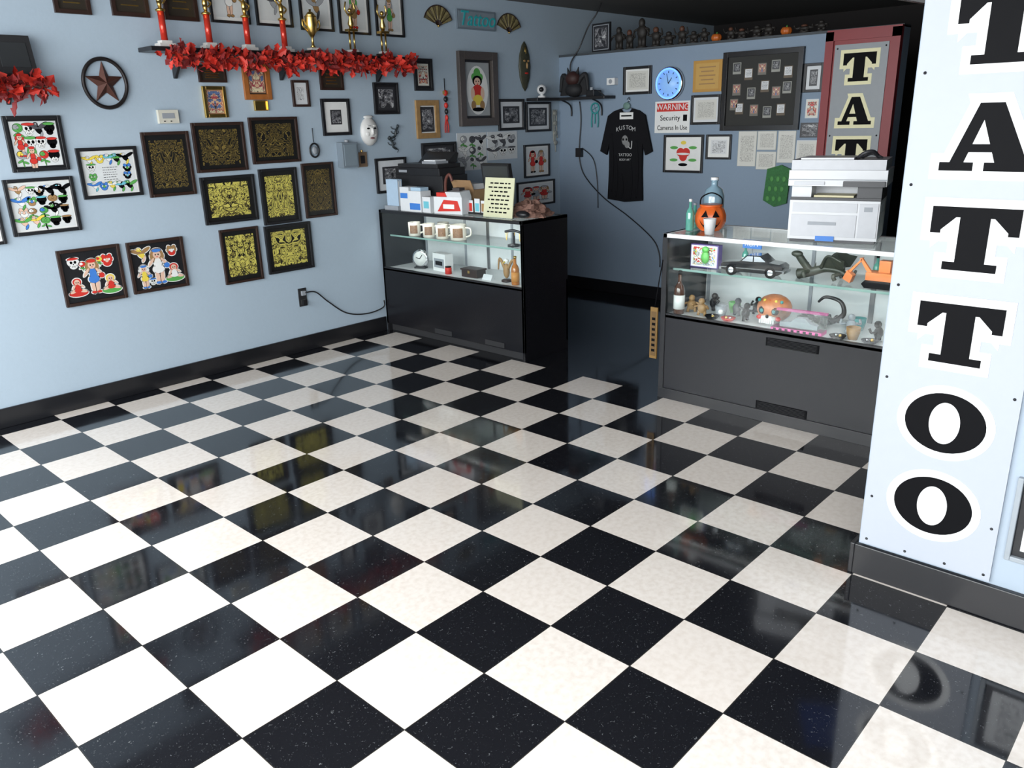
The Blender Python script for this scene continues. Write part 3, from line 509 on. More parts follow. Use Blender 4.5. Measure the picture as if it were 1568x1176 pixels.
def fan(x,z,s=1,fl=1):
    o=O("decorative_hand_fan",LW); fm=mat("fan_gold",(.22,.18,.08),.5,var=.6,nscale=90)
    for i in range(12):
        t0=math.radians(20+140*i/12); t1=math.radians(20+140*(i+1)/12)
        P=[(x+r*math.cos(t)*1.05,z+r*math.sin(t)) for r,t in ((.14,t0),(.46,t0),(.46,t1),(.14,t1))]; o.add([(P[0][0],P[0][1],.03),(P[1][0],P[1][1],.03),(P[2][0],P[2][1],.06),(P[3][0],P[3][1],.06)] if i%2 else [(P[0][0],P[0][1],.06),(P[1][0],P[1][1],.06),(P[2][0],P[2][1],.03),(P[3][0],P[3][1],.03)],[(0,1,2,3)],fm)
        o.cyl((x,z,.04),(x+.46*math.cos(t0)*1.05,z+.46*math.sin(t0),.05),.008,.008,dkwood,5)
    o.tube([(x+.47*math.cos(math.radians(20+14*i))*1.05,z+.47*math.sin(math.radians(20+14*i)),.05) for i in range(11)],.014,dkwood); o.ball((x,z,.05),.03,gold); o.done()
fan(10.33,7.32); fan(12.92,7.3)
o=O("tattoo_neon_sign",LW); o.box(10.98,7.3,0,12.38,7.76,.06,mat("sign_slate",(.16,.2,.24),.5)); o.box(11.02,7.34,.06,12.34,7.72,.066,mat("sign_slate2",(.22,.27,.31),.5)); o.text("Tattoo",11.68,7.54,.07,.5,mat("teal_tube",(.02,.25,.28),.35,emit=.1,ecol=(.02,.5,.5)),shear=.3,ext=.01,sx=.95); o.done(.02)
o=O("carved_leaf_mask",LW); lm=mat("carved_green_wood",(.05,.05,.03),.5,var=.6,nscale=80); X=13.55
o.lathe([(.001,-.66),(.1,-.55),(.2,-.3),(.24,0),(.2,.3),(.1,.55),(.001,.66)],lm,M=Matrix.Translation((X,6.46,.02))@Matrix(((1,0,0,0),(0,0,1,0),(0,-.35,0,0),(0,0,0,1)))); 
for dx in (-.08,.08): o.ball((X+dx,6.6,.1),(.05,.03,.02),ltwood)
o.ball((X,6.48,.12),(.03,.09,.03),ltwood); o.ball((X,6.28,.1),(.08,.025,.02),inkr); o.ball((X,6.85,.07),(.04,.12,.02),gold); o.done()
o=O("white_face_mask",LW); X,Z=7.93,4.88; pm=mat("mask_plaster",(.7,.69,.67),.4)
o.ball((X,Z,.03),(.25,.33,.13),pm,20); o.ball((X,Z+.0,.17),(.035,.09,.045),pm); o.ball((X,Z-.05,.18),(.05,.03,.03),pm)
for s_ in (-1,1): o.ball((X+.09*s_,Z+.07,.14),(.05,.022,.02),ink,10); o.ball((X+.09*s_,Z+.13,.15),(.06,.018,.02),pm,10); o.ball((X+.1*s_,Z-.05,.12),(.07,.07,.04),pm,10); o.ball((X+.2*s_,Z+.1,.06),(.02,.05,.02),ink,8)
o.ball((X,Z-.15,.15),(.07,.025,.02),mat("mask_lip",(.25,.12,.12),.5)); o.ball((X,Z+.33,.04),(.14,.04,.05),pm); o.done()
o=O("thermostat",LW); o.box(2.88,5.17,0,3.28,5.42,.08,mat("thermostat_beige",(.6,.58,.5),.5)); o.box(2.95,5.26,.08,3.2,5.36,.085,greyp); o.box(2.97,5.2,.08,3.0,5.22,.09,ink); o.box(3.1,5.2,.08,3.13,5.22,.09,ink); o.done(.02)
o=O("electrical_box",LW); o.box(6.98,4.1,0,7.42,4.66,.22,mat("box_grey_paint",(.18,.22,.26),.5)); o.box(7.02,4.14,.22,7.38,4.62,.235,mat("box_grey_paint2",(.2,.25,.29),.5)); o.cyl((7.2,4.66,.1),(7.2,4.72,.1),.05,.05,greyp); o.done(.02)
o=O("small_wood_switch_plate",LW); o.box(7.52,4.08,0,7.8,4.42,.05,mat("plate_tan",(.2,.13,.08),.5)); o.box(7.6,4.16,.05,7.72,4.34,.07,black); o.cyl((7.66,4.42,.03),(7.66,4.47,.03),.03,.03,gold); o.done(.01)
o=O("wire_ornament",LW); o.tube([(6.35,5.0,.03),(6.35,4.7,.03)],.008,black,sm=1); o.tube([(6.35+.12*math.cos(i*.785),4.52+.15*math.sin(i*.785),.04) for i in range(8)],.02,black,closed=True,sm=3); o.ball((6.35,4.52,.05),(.07,.09,.03),greyp); o.done()
for (x,z,sg) in ((8.72,4.86,1),(8.6,4.6,-1)):
    o=O("metal_lizard",LW); lz=mat("lizard_black",(.03,.04,.045),.4)
    o.tube([(x-.12*sg,z-.15,.04),(x-.02*sg,z-.1,.05),(x,z,.06),(x+.06*sg,z+.08,.05)],.028,lz); o.ball((x+.08*sg,z+.12,.05),(.035,.045,.03),lz); o.tube([(x-.12*sg,z-.15,.04),(x-.18*sg,z-.18,.04),(x-.14*sg,z-.24,.04)],.015,lz,r1=.004)
    for q in (-.06,.05):
        o.tube([(x,z+q,.05),(x+.09,z+q+.02,.04),(x+.1,z+q+.07,.03)],.01,lz); o.tube([(x,z+q,.05),(x-.09,z+q+.02,.04),(x-.12,z+q+.07,.03)],.01,lz)
    o.done()
o=O("red_beaded_hanging",LW); o.tube([(10.45,6.1,.03),(10.45,5.8,.03)],.01,ink,sm=1)
for k in range(5): o.ball((10.45,5.75-.15*k,.05),(.07-.008*k,.075,.05),inkr if k%2==0 else black)
for dx in (-.06,0,.06): o.tube([(10.45,5.15,.04),(10.45+dx,4.95,.04),(10.45+dx,4.78,.04)],.015,inkr)
o.box(10.38,5.72,.02,10.52,5.8,.08,gold); o.done()
o=O("hanging_ribbon_charm",LW); rb=mat("charm_cream",(.3,.3,.27),.6)
for dx,l in ((-.08,.9),(0,1.2),(.08,.8)): o.tube([(14.85+dx,5.3,.03),(14.83+dx,5.3-l/2,.04),(14.87+dx,5.3-l,.03)],.018,rb)
for k in range(4): o.ball((14.85,5.2-.28*k,.05),(.09,.07,.03),rb)
o.done()
o=O("wall_outlet",LW); o.box(5.54,1.06,0,5.75,1.48,.02,blackM); 
for zz in (1.16,1.37): o.box(5.59,zz-.06,.02,5.7,zz+.06,.03,mat("outlet_dark",(.05,.05,.05),.4)); o.box(5.62,zz-.03,.03,5.63,zz+.02,.032,ink); o.box(5.66,zz-.03,.03,5.67,zz+.02,.032,ink)
o.box(5.6,1.1,.03,5.7,1.2,.1,black); o.box(5.6,1.32,.03,5.7,1.42,.08,greyp); o.done(.008)
o=O("outlet_cord",LW); o.tube([(5.68,1.38,.08),(5.95,1.35,.1),(6.3,1.05,.06),(6.8,.68,.05),(7.4,.55,.05),(7.9,.62,.08),(7.93,.8,.1)],.016,black); o.done()

# ---------------- display cases
lam=mat("black_laminate",(.008,.008,.010),.25,spec=.3); lam2=mat("charcoal_laminate",(.014,.014,.017),.3,spec=.35)
intw=mat("case_white_back",(.68,.70,.71),.4); alu=mat("aluminium_trim",(.25,.25,.26),.3,.8); blk=mat("case_black_trim",(.012,.012,.014),.3)
def case(name,xf,xb,yl,yr,H,zd,zs,lm,toprail,side_r):
    o=O(name)
    o.box(xf+.12,yr+.05,0,xb-.05,yl-.03,.22,blackM)
    o.box(xf,yr,.2,xf+.06,yl,zd,lm); o.box(xb-.06,yr,.2,xb,yl,zd,lm)
    o.box(xf,yl-.06,0,xb,yl,H-.0,blk)
    if side_r: o.box(xf,yr,0.0,xb,yr+.06,H,lm)
    else: o.box(xf,yr,0,xb,yr+.06,zd,lm)
    o.box(xf+.06,yr+.06,zd-.06,xb-.06,yl-.06,zd,intw)
    o.box(xb-.1,yr+.06,zd,xb-.05,yl-.06,H-.06,intw)
    if side_r: o.box(xf+.1,yr+.06,zd,xb-.05,yr+.075,H-.08,intw)
    o.box(xb-.13,(yl+yr)/2-.04,zd,xb-.1,(yl+yr)/2+.04,H-.1,alu)
    for y in (yl-.12,(yl*2+yr)/3,(yl+2*yr)/3,yr+.1): o.box(xb-.125,y-.03,zd,xb-.1,y+.03,H-.1,greyp)
    o.box(xf,yr,zd-.05,xf+.06,yl,zd+.03,blk)
    t=toprail; 
    o.box(xf,yr,H-.07,xf+.07,yl,H,t); o.box(xb-.12,yr,H-.07,xb,yl,H,t); o.box(xf,yl-.08,H-.07,xb,yl,H,t); o.box(xf,yr,H-.07,xb,yr+.08,H,t)
    o.box(xf,yr,zd,xf+.05,yr+.05,H-.07,blk); o.box(xf,yl-.06,zd,xf+.05,yl-.01,H-.07,blk)
    o.box(xf+.015,yr+.05,zd+.03,xf+.03,yl-.06,H-.07,glass); o.box(xf+.07,yr+.08,H-.03,xb-.12,yl-.08,H-.005,glass)
    o.box(xf+.25,yr+.08,zs-.03,xb-.13,yl-.08,zs,glass); o.box(xf+.24,yr+.08,zs-.035,xf+.25,yl-.08,zs+.005,mat("glass_edge_green",(.25,.4,.36),.2))
    return o
o=case("display_case",8.0,9.5,11.33,6.6,3.05,1.62,2.42,lam,blk,True)
for y in (9.2,7.5): o.box(7.985,y-.3,.22,8.0,y+.3,.34,blackM)
o.done(.01)
o=case("display_case",7.9,9.5,3.12,-3.3,3.07,1.60,2.42,lam2,mat("white_top_rail",(.8,.82,.84),.3),False)
for y,zz in ((.6,1.42),(.7,.28)):
    o.box(7.885,y-.45,zz-.07,7.9,y+.45,zz+.07,ink)
    for k in range(6): o.box(7.88,y-.42,zz-.06+.022*k,7.885,y+.42,zz-.052+.022*k,blackM)
o.box(7.87,-3.3,0,7.92,3.12,.2,base); o.box(7.88,3.02,.2,7.9,3.12,3.0,blk)
o.done(.01)

def mug(x,y,z,r,h,deg,mm,pic):
    o=O("coffee_mug"); o.M=at(x,y,z,deg)
    o.lathe([(r*.9,0),(r,.02),(r,h),(r*.92,h),(r*.9,.03),(.001,.03)],mm)
    o.tube([(r*.95,0,h*.8),(r*1.6,0,h*.75),(r*1.65,0,h*.35),(r*.95,0,h*.2)],.022,mm)
    n=7; vs=[]
    for i in range(n):
        t=math.radians(220-deg)+(-.5+i/(n-1))*1.3; vs+=[(r*1.015*math.cos(t),r*1.015*math.sin(t),h*.2),(r*1.015*math.cos(t),r*1.015*math.sin(t),h*.8)]
    o.add(vs,[(2*i,2*i+2,2*i+3,2*i+1) for i in range(n-1)],pic); o.done()
mc=mat("mug_ceramic",(.7,.66,.58),.25); mp=mat("mug_picture",(.22,.12,.07),.4,var=.8,nscale=140)
zs=2.42
for x,y,r,h,dg in ((8.45,10.55,.15,.33,-60),(8.45,10.02,.15,.33,-60),(8.45,9.55,.15,.33,-60),(8.5,9.05,.19,.36,-70),(8.85,9.95,.14,.32,-60)): mug(x,y,zs,r,h,dg,mc,mp)
o=O("round_desk_clock"); o.M=at(8.5,10.45,1.62,20)@Matrix(((0,0,-1,0),(-1,0,0,0),(0,1,0,0),(0,0,0,1)))@Matrix.Translation((0,.24,0)); o.lathe([(.22,-.04),(.23,0),(.22,.05),(.17,.05)],chrome); o.lathe([(.17,.03),(.17,.052)],inkw); o.cyl((0,0,.06),(.08,.1,.06),.01,.008,ink,5); o.cyl((0,0,.06),(-.1,.03,.06),.01,.008,ink,5); o.box(-.15,-.24,-.06,.15,-.2,.08,blackM); o.done()
o=O("white_card_box"); o.M=at(8.6,9.75,1.62,-6); o.box(-.12,-.25,0,.12,.25,.42,white); o.box(-.125,-.2,.08,-.12,.2,.3,greyp); o.box(-.126,-.14,.14,-.125,.14,.24,ink); o.done(.01)
o=O("small_red_tin"); o.lathe([(.08,0),(.08,.14),(.07,.16)],inkr,(8.35,9.3,1.62)); o.cyl((8.35,9.3,1.78),(8.35,9.3,1.8),.075,.075,ink); o.done()
o=O("white_price_card"); o.M=at(8.3,8.0,1.62,0); o.prism([(0,0),(.14,.0),(.07,.12)],-.14,.14,paper,M=Matrix(((1,0,0,0),(0,0,1,0),(0,1,0,0),(0,0,0,1)))); o.done()
o=O("dark_keepsake_box"); o.box(8.3,8.3,1.62,8.6,8.8,1.78,dkwood); o.box(8.28,8.28,1.78,8.62,8.82,1.82,dkwood); o.box(8.275,8.52,1.72,8.29,8.58,1.78,gold); o.done(.01)
def bottle(x,y,z,r,h,m,lab,name="glass_bottle",cap=None):
    o=O(name); o.lathe([(r*.9,0),(r,.02),(r,h*.55),(r*.8,h*.65),(r*.35,h*.75),(r*.32,h*.95)],m,(x,y,z)); o.lathe([(r*.4,0),(r*.4,h*.08),(r*.2,h*.09)],cap or ink,(x,y,z+h*.93))
    if lab: o.lathe([(r*1.02,h*.12),(r*1.02,h*.45)],lab,(x,y,z))
    o.done()
bottle(8.3,7.1,1.62,.09,.62,mat("amber_liquid",(.45,.15,.02),.15,coat=.5),mat("label_orange",(.6,.25,.05),.5),"amber_bottle",gold)
o=O("eagle_figurine"); o.M=at(8.45,7.5,1.62); o.lathe([(.12,0),(.12,.04),(.08,.06)],dkwood); o.ball((0,0,.24),(.07,.08,.17),inkt); o.ball((0,0,.46),.06,inkw); o.cyl((-.05,0,.45),(-.12,0,.43),.02,.004,inky)
for s_ in (-1,1): o.tube([(0,.05*s_,.3),(0,.2*s_,.5),(0,.25*s_,.25)],.04,inkt,r1=.015)
o.done()
o=O("dark_jewelry_stand"); o.M=at(8.5,7.3,zs); o.lathe([(.14,0),(.14,.04),(.03,.06),(.03,.3)],black); o.tube([(0,-.25,.3),(0,0,.34),(0,.25,.3)],.03,black); 
for k in (-.2,0,.2): o.tube([(0,k-.03,.3),(-.02,k,.12),(0,k+.03,.3)],.008,gold)
o.done()
# top of left case
z=3.05
pbk=mat("printer_black",(.015,.015,.017),.4)
o=O("black_desk_printer"); o.M=at(8.98,10.5,z); o.box(-.40,-.9,0,.42,.78,.8,pbk); o.box(-.44,-.85,.8,.4,.74,.97,black); o.box(-.4,-.75,.97,.35,.68,1.06,pbk); o.box(-.53,-.6,.35,-.40,.5,.42,black); o.prism([(.1,0),(.42,.0),(.5,.22),(.42,.25)],-.55,.5,black,M=Matrix(((1,0,0,0),(0,0,1,0),(0,1,0,1.06),(0,0,0,1)))); o.box(-.45,.3,.86,-.44,.6,.92,greyp); o.box(-.3,-.6,1.06,.1,-.1,1.12,greyp); o.box(-.28,-.55,1.12,.08,-.15,1.15,paper); o.done(.02)
o=O("product_boxes"); o.box(8.12,10.3,z,8.4,10.62,z+.56,paper); o.box(8.115,10.34,z+.3,8.12,10.6,z+.42,inkb); o.box(8.1,9.85,z,8.42,10.28,z+.48,paper); o.box(8.095,9.88,z+.05,8.1,10.25,z+.2,inkb); o.box(8.15,9.9,z+.48,8.4,10.25,z+.56,mat("box_pale_blue",(.4,.55,.68),.5)); o.box(8.12,9.55,z,8.38,9.82,z+.36,paper); o.box(8.115,9.6,z+.1,8.12,9.78,z+.26,inkc); o.done(.01)
o=O("brochure_stack"); 
for i in range(7): o.box(8.15+.02*i,10.72,z,8.163+.02*i,11.15,z+.72-.02*(i%3),paper if i%3 else mat("brochure_blue",(.4,.52,.65),.5))
o.box(8.1,10.7,z,8.32,11.2,z+.1,greyp); o.done()
o=O("red_white_carton"); o.M=at(8.35,9.05,z,8); o.box(-.18,-.42,0,.18,.4,.38,paper); o.prism([(-.38,.08),(.3,.05),(.1,.32),(-.3,.3)],-.185,-.18,inkr,M=Matrix(((0,0,1,0),(1,0,0,0),(0,1,0,0),(0,0,0,1)))); o.box(-.19,-.2,.12,-.185,.12,.22,inkw); o.prism([(-.18,.38),(.18,.38),(.12,.52),(-.25,.5)],-.42,-.0,paper,M=Matrix(((1,0,0,0),(0,0,1,0),(0,1,0,0),(0,0,0,1)))); o.box(-.12,.0,.38,.15,.36,.47,inkr); o.box(-.1,-.3,.38,.1,-.1,.58,mat("dark_item",(.05,.04,.04),.5)); o.done(.005)
o=O("cardboard_supply_box"); cbm=mat("cardboard",(.33,.2,.1),.8,var=.15); o.box(8.75,8.75,z,9.3,9.4,z+.5,cbm); o.prism([(0,0),(.02,0),(.12,.22),(.1,.22)],8.75,9.4,cbm,M=Matrix(((-1,0,0,8.77),(0,0,1,0),(0,1,0,z+.5),(0,0,0,1)))); o.box(8.745,9.0,z,8.75,9.12,z+.5,mat("packing_tape",(.5,.4,.25),.3)); o.box(8.85,8.85,z+.5,9.2,9.3,z+.62,paper); o.done()
o=O("postcard_stand")
for i,(y,c_) in enumerate(((8.62,inkr),(8.42,inkc),(8.24,inkt),(8.08,inky))): 
    o.box(8.5+.02*i,y-.08,z,8.515+.02*i,y+.08,z+.3+.04*(i%2),paper); o.box(8.495+.02*i,y-.06,z+.06,8.5+.02*i,y+.06,z+.24,c_)
o.box(8.45,8.0,z,8.6,8.7,z+.04,black); o.done()
o=O("acrylic_sign_holder"); o.M=at(8.25,7.52,z,0)@Matrix.Rotation(math.radians(8),4,'Y')@BW(0); pc=mat("notice_yellow_paper",(.62,.62,.42),.6); o.box(-.43,0,0,.43,.84,.02,pc); o.box(-.45,-.0,-.02,.45,.86,0,glass)
random.seed(3)
for i in range(8):
    x=-.32+.05*(i%3)
    while x<.28:
        w=random.uniform(.05,.13); o.box(x,.10+.087*i,.02,min(x+w,.34),.13+.087*i,.022,ink); x+=w+.035
o.box(-.45,0,-.3,.45,.015,.05,glass); o.done()
o=O("black_card_terminal"); o.M=at(8.95,8.0,z); o.box(-.15,-.25,0,.15,.25,.05,black); o.cyl((0,0,.05),(.02,0,.6),.05,.05,black); Mr=Matrix.Rotation(math.radians(-10),4,'Y'); o.box(-.08,-.42,.55,.02,.42,1.12,black,M=Mr); o.box(-.085,-.38,.6,-.08,.38,1.08,mat("screen_dim",(.04,.045,.05),.15),M=Mr); o.done(.01)
o=O("crumpled_brown_bag"); kb=mat("kraft_paper",(.19,.10,.075),.8,bump=.5,nscale=60); vs=[];fs=[];n=40;h=16
for j in range(h+1):
    ph=math.pi*j/h/2
    for i in range(n):
        t=2*math.pi*i/n; d=Vector((math.cos(t)*2.2,math.sin(t)*2.2,ph*3)); k=1+.35*noise.noise(d)+.22*abs(noise.noise(d*2.7)); vs.append((8.85+.42*k*math.cos(ph)*math.cos(t),7.15+.46*k*math.cos(ph)*math.sin(t),z+.3*math.sin(ph)*k))
for j in range(h):
    for i in range(n): fs.append((j*n+i,j*n+(i+1)%n,(j+1)*n+(i+1)%n,(j+1)*n+i))
o.add(vs,fs,kb); o.ball((8.45,6.98,z+.08),(.12,.18,.08),black); o.done()
random.seed(11)
o=O("red_snake_toy"); o.tube([(8.6,9.5,z+.02),(8.55,9.47,z+.5),(8.52,9.4,z+.75),(8.52,9.28,z+.85),(8.54,9.22,z+.7)],.035,mat("toy_brown",(.12,.04,.03),.5)); o.lathe([(.1,0),(.1,.03)],black,(8.6,9.52,z)); o.done()
# top of right case
z=3.07
pl=mat("copier_white",(.62,.63,.65),.35,var=.02); pd=mat("copier_dark",(.03,.03,.035),.4); pl2=mat("copier_grey_white",(.52,.53,.56),.4)
o=O("office_copier"); o.M=at(8.12,.93,z,14)@Matrix(((0,1,0,0),(-1,0,0,0),(0,0,1,0),(0,0,0,1)))
W=1.33;D=1.0
o.box(.03,.03,0,W-.03,D-.05,.05,pd); o.box(0,0,.05,W,D,.66,pl); o.box(.04,-.014,.1,W-.32,0,.44,pl2); o.box(.3,-.022,.28,.72,-.014,.33,greyp); o.box(.05,-.012,.48,W-.32,0,.62,pl2)
o.box(W-.29,-.014,.1,W-.02,0,.62,pl2); o.box(W-.22,-.018,.5,W-.1,-.014,.57,greyp)
o.box(.0,.04,.66,W,D,.70,pd); o.box(0,.1,.70,.3,D,.88,pl); o.box(W-.35,.06,.70,W,D,.88,pd); o.box(.3,.55,.70,W-.35,D,.88,pl2); o.box(.34,.1,.70,W-.4,.5,.73,mat("tray_cream",(.6,.55,.35),.5))
o.box(-.04,-.03,.88,W+.06,D+.05,1.12,pl); o.box(-.045,-.035,.97,W+.065,-.03,.985,greyp); o.box(-.02,.03,1.12,W+.02,D+.02,1.27,pl2); o.box(.1,.1,1.27,W-.45,D-.2,1.30,pl)
o.box(W-.55,-.12,.88,W+.04,-.03,.96,pd); o.box(.05,-.05,.9,.5,-.03,.95,pl2); o.box(W-.9,-.02,.03,W-.62,-.012,.11,inkb)
for k in range(7): o.box(W+.001,.25+.08*k,.45,W+.006,.29+.08*k,.6,greyp)
o.tube([(.9,.3,1.27),(1.0,.25,1.36),(1.12,.3,1.38),(1.2,.5,1.28)],.03,pd); o.tube([(.95,.5,1.28),(1.1,.4,1.34),(1.25,.45,1.28)],.02,pd); o.done(.025)
o=O("pumpkin_candy_bucket"); o.M=at(8.65,2.62,z,28); pu=mat("pumpkin_plastic",(.66,.12,.02),.3)
n=48;prof=[(.16,0),(.23,.06),(.27,.16),(.27,.27),(.23,.38),(.18,.43)];vs=[];fs=[]
for i in range(n):
    t=2*math.pi*i/n; k=1-.05*abs(math.cos(t*5))**6
    for r,zz in prof: vs.append((r*k*math.cos(t),r*k*math.sin(t),zz))
m_=len(prof)
for i in range(n):
    for q in range(m_-1): fs.append((i*m_+q,((i+1)%n)*m_+q,((i+1)%n)*m_+q+1,i*m_+q+1))
fs.append(tuple(i*m_ for i in range(n)))
o.add(vs,fs,pu,True); o.lathe([(.18,.42),(.2,.43),(.2,.46),(.17,.46)],pu); o.lathe([(.165,.4),(.165,.44)],ink)
def rad(zz):
    for (r0,z0),(r1,z1) in zip(prof,prof[1:]):
        if z0<=zz<=z1: return r0+(r1-r0)*(zz-z0)/(z1-z0)+.006
    return .2
def fp(pts):
    a,b,c=pts; N=4; g={}; vs=[]
    for i in range(N+1):
        for j in range(N+1-i):
            u_=i/N; v_=j/N; w_=1-u_-v_; t=math.pi+a[0]*w_+b[0]*u_+c[0]*v_; zz=a[1]*w_+b[1]*u_+c[1]*v_; g[i,j]=len(vs); r=rad(zz); vs.append((r*math.cos(t),r*math.sin(t),zz))
    fs=[]
    for i in range(N):
        for j in range(N-i):
            fs.append((g[i,j],g[i+1,j],g[i,j+1]))
            if i+j<N-1: fs.append((g[i+1,j],g[i+1,j+1],g[i,j+1]))
    o.add(vs,fs,ink)
fp([(-.62,.26),(-.12,.26),(-.36,.38)]); fp([(.12,.26),(.62,.26),(.36,.38)]); fp([(-.1,.19),(.1,.19),(0,.26)])
P1=[(-.75,.22),(-.5,.12),(-.25,.13),(0,.12),(.25,.13),(.5,.12),(.75,.22)]; P2=[(-.6,.13),(-.4,.06),(-.2,.04),(0,.035),(.2,.04),(.4,.06),(.6,.13)]
for i in range(6): fp([P1[i],P2[i],P2[i+1]]); fp([P1[i],P2[i+1],P1[i+1]])
o.tube([(0,.19,.44),(0,.17,.58),(0,0,.66),(0,-.17,.58),(0,-.19,.44)],.012,ink); o.done()
o=O("foam_cup"); o.lathe([(.08,0),(.11,.26),(.115,.27),(.1,.27),(.075,.02),(.001,.02)],white,(8.2,2.38,z)); o.done()
teal=mat("green_glass",(.1,.35,.28),.1,coat=.8); bottle(8.45,2.92,z,.075,.55,teal,None,"green_cologne_bottle",white); bottle(8.75,3.0,z,.08,.45,teal,None,"green_cologne_bottle",greyp)
o=O("blue_glass_jug"); o.lathe([(.17,0),(.19,.03),(.19,.55),(.15,.68),(.06,.74),(.06,.82),(.08,.84)],mat("jug_blue",(.22,.34,.42),.1,coat=.8),(9.15,2.85,z)); o.lathe([(.07,0),(.07,.05)],white,(9.15,2.85,z+.84)); o.done()
o=O("potted_plant"); o.lathe([(.16,0),(.2,.3),(.22,.32),(.19,.32)],blackM,(9.2,-1.15,z)); leaves(o,[(9.2,-1.1,z+.4),(9.2,-1.0,z+.75)],90,.3,[mat("leaf_green",(.02,.07,.02),.5,var=.3)],(.08,.1,.14)); o.done()
# right case contents
zs=2.42; zd=1.60
o=O("black_model_car"); o.M=at(8.3,1.55,zs+.0,6)@BW(0); cb=mat("car_black_paint",(.01,.01,.012),.12,coat=.8)
prof=[(-.52,.1),(-.53,.18),(-.5,.22),(-.2,.25),(-.08,.36),(.16,.37),(.3,.26),(.48,.24),(.54,.2),(.54,.1),(.42,.07),(-.4,.07)]
o.prism(prof,-.17,.17,cb); o.prism([(-.16,.26),(-.07,.345),(.03,.35),(.03,.26)],.171,.175,greyp); o.prism([(.05,.26),(.05,.35),(.15,.35),(.25,.27)],.171,.175,greyp); o.box(-.53,.13,.17,.54,.145,.178,chrome); o.box(-.56,.09,-.17,-.52,.14,.17,chrome); o.box(.53,.09,-.17,.57,.14,.17,chrome)
for a in (-.34,.34):
    for c in (-.17,.12): o.lathe([(.095,0),(.095,.06)],ink,M=Matrix.Translation((a,.095,c))); o.lathe([(.05,.0),(.05,.07)],chrome,M=Matrix.Translation((a,.095,c)),n=12)
o.done(.01)
o=O("boxed_action_figure"); o.M=at(8.5,2.6,zs,0)@BW(0); o.box(-.28,0,-.1,.28,.42,.05,mat("toy_box_art",(.12,.08,.25),.4)); o.quad(-.26,.02,.26,.4,.055,a_wht); o.ball((.05,.2,.1),(.08,.12,.05),inkg); o.ball((.05,.34,.1),(.07,.06,.05),inkg); o.done(.01)
o=O("blue_card_sign"); o.M=at(8.9,1.9,zs+.35,0)@BW(0); o.box(-.18,0,0,.18,.16,.02,inkb); o.text("RUFF",0,.08,.022,.13,inkw); o.tube([(0,0,.0),(0,-.35,.0)],.012,greyp,sm=1); o.done()
dg=mat("dragon_dark_green",(.025,.03,.02),.45,var=.6,nscale=60)
o=O("dragon_figurine"); o.M=at(8.6,.45,zs,0)
o.tube([(0,.45,.05),(0,.25,.1),(0,0,.18),(0,-.25,.16),(0,-.42,.08),(0,-.5,.2)],.09,dg,r1=.02); o.tube([(0,.25,.12),(-.05,.37,.28),(-.08,.43,.38)],.06,dg); o.ball((-.1,.45,.4),(.06,.1,.055),dg)
for s_ in (-1,1):
    o.tube([(.05*s_,.05,.2),(.2*s_,-.1,.42),(.28*s_,-.35,.36)],.03,dg,r1=.01)
    o.add([(.05*s_,.1,.2),(.2*s_,-.1,.44),(.28*s_,-.4,.38),(.15*s_,-.35,.22),(.05*s_,-.2,.2)],[(0,1,2,3,4)],dg)
    for yy in (.25,-.25): o.tube([(.05*s_,yy,.12),(.15*s_,yy+.05,.1),(.15*s_,yy+.02,.03)],.035,dg)
for k in range(7): o.cyl((0,.3-.12*k,.17),(0,.28-.12*k,.27),.025,.002,dg,5)
o.done()
eo=mat("excavator_orange",(.5,.14,.03),.4)
o=O("toy_excavator"); o.M=at(8.45,-.5,zs,0)@BW(0); 
o.prism([(-.2,0),(.2,0),(.25,.06),(.2,.12),(-.2,.12),(-.25,.06)],-.16,-.06,ink); o.prism([(-.2,0),(.2,0),(.25,.06),(.2,.12),(-.2,.12),(-.25,.06)],.06,.16,ink); o.box(-.2,.12,-.14,.25,.24,.14,eo); o.box(-.05,.24,-.12,.12,.42,.02,eo); o.box(-.055,.3,-.1,-.05,.4,.0,greyp)
o.prism([(-.1,.2),(-.3,.45),(-.34,.44),(-.18,.2)],.03,.08,eo); o.prism([(-.28,.46),(-.5,.22),(-.46,.2),(-.3,.4)],.03,.08,eo); o.prism([(-.5,.24),(-.56,.1),(-.44,.04),(-.4,.16)],-.02,.12,eo); o.done(.008)
bottle(8.12,2.88,zd,.1,.78,mat("whiskey_bottle",(.08,.03,.015),.12,coat=.8),inkw,"liquor_bottle",ink)
o=O("sugar_skull"); o.M=at(8.45,1.2,zd,0); oc=mat("skull_orange",(.6,.2,.07),.4,var=.4,nscale=50)
o.ball((0,0,.27),(.27,.3,.24),oc,18); o.ball((-.12,0,.11),(.16,.18,.11),inkw)
for s_ in (-1,1): o.ball((-.22,.11*s_,.26),(.05,.07,.07),ink); o.ball((-.25,.11*s_,.26),(.03,.035,.035),tq); o.ball((-.2,.17*s_,.13),(.04,.05,.04),inkr)
o.ball((-.27,0,.17),(.02,.03,.035),ink)
for k in range(-3,4): o.box(-.285,.04*k-.014,.05,-.25,.04*k+.014,.11,inkw)
for k in range(5): o.ball((-.17,.1*(k-2),.42),(.03,.03,.03),[tq,inky,inkr,inky,tq][k],8)
o.done()
o=O("scorpion_figurine"); o.M=at(8.75,.45,zd,0); o.ball((0,0,.1),(.12,.2,.08),black); o.tube([(0,-.15,.1),(0,-.32,.25),(0,-.25,.45),(0,0,.5),(0,.12,.4)],.05,black,r1=.02)
for s_ in (-1,1):
    o.tube([(0,.15*1,.1),(.12*s_,.3,.14),(.05*s_,.42,.12)],.03,black)
    for k in range(3): o.tube([(.05*s_,.08-.1*k,.1),(.2*s_,.1-.12*k,.16),(.28*s_,.1-.12*k,.02)],.015,black)
o.done()
pk=mat("pink_zebra",(.8,.12,.4),.4,var=.2)
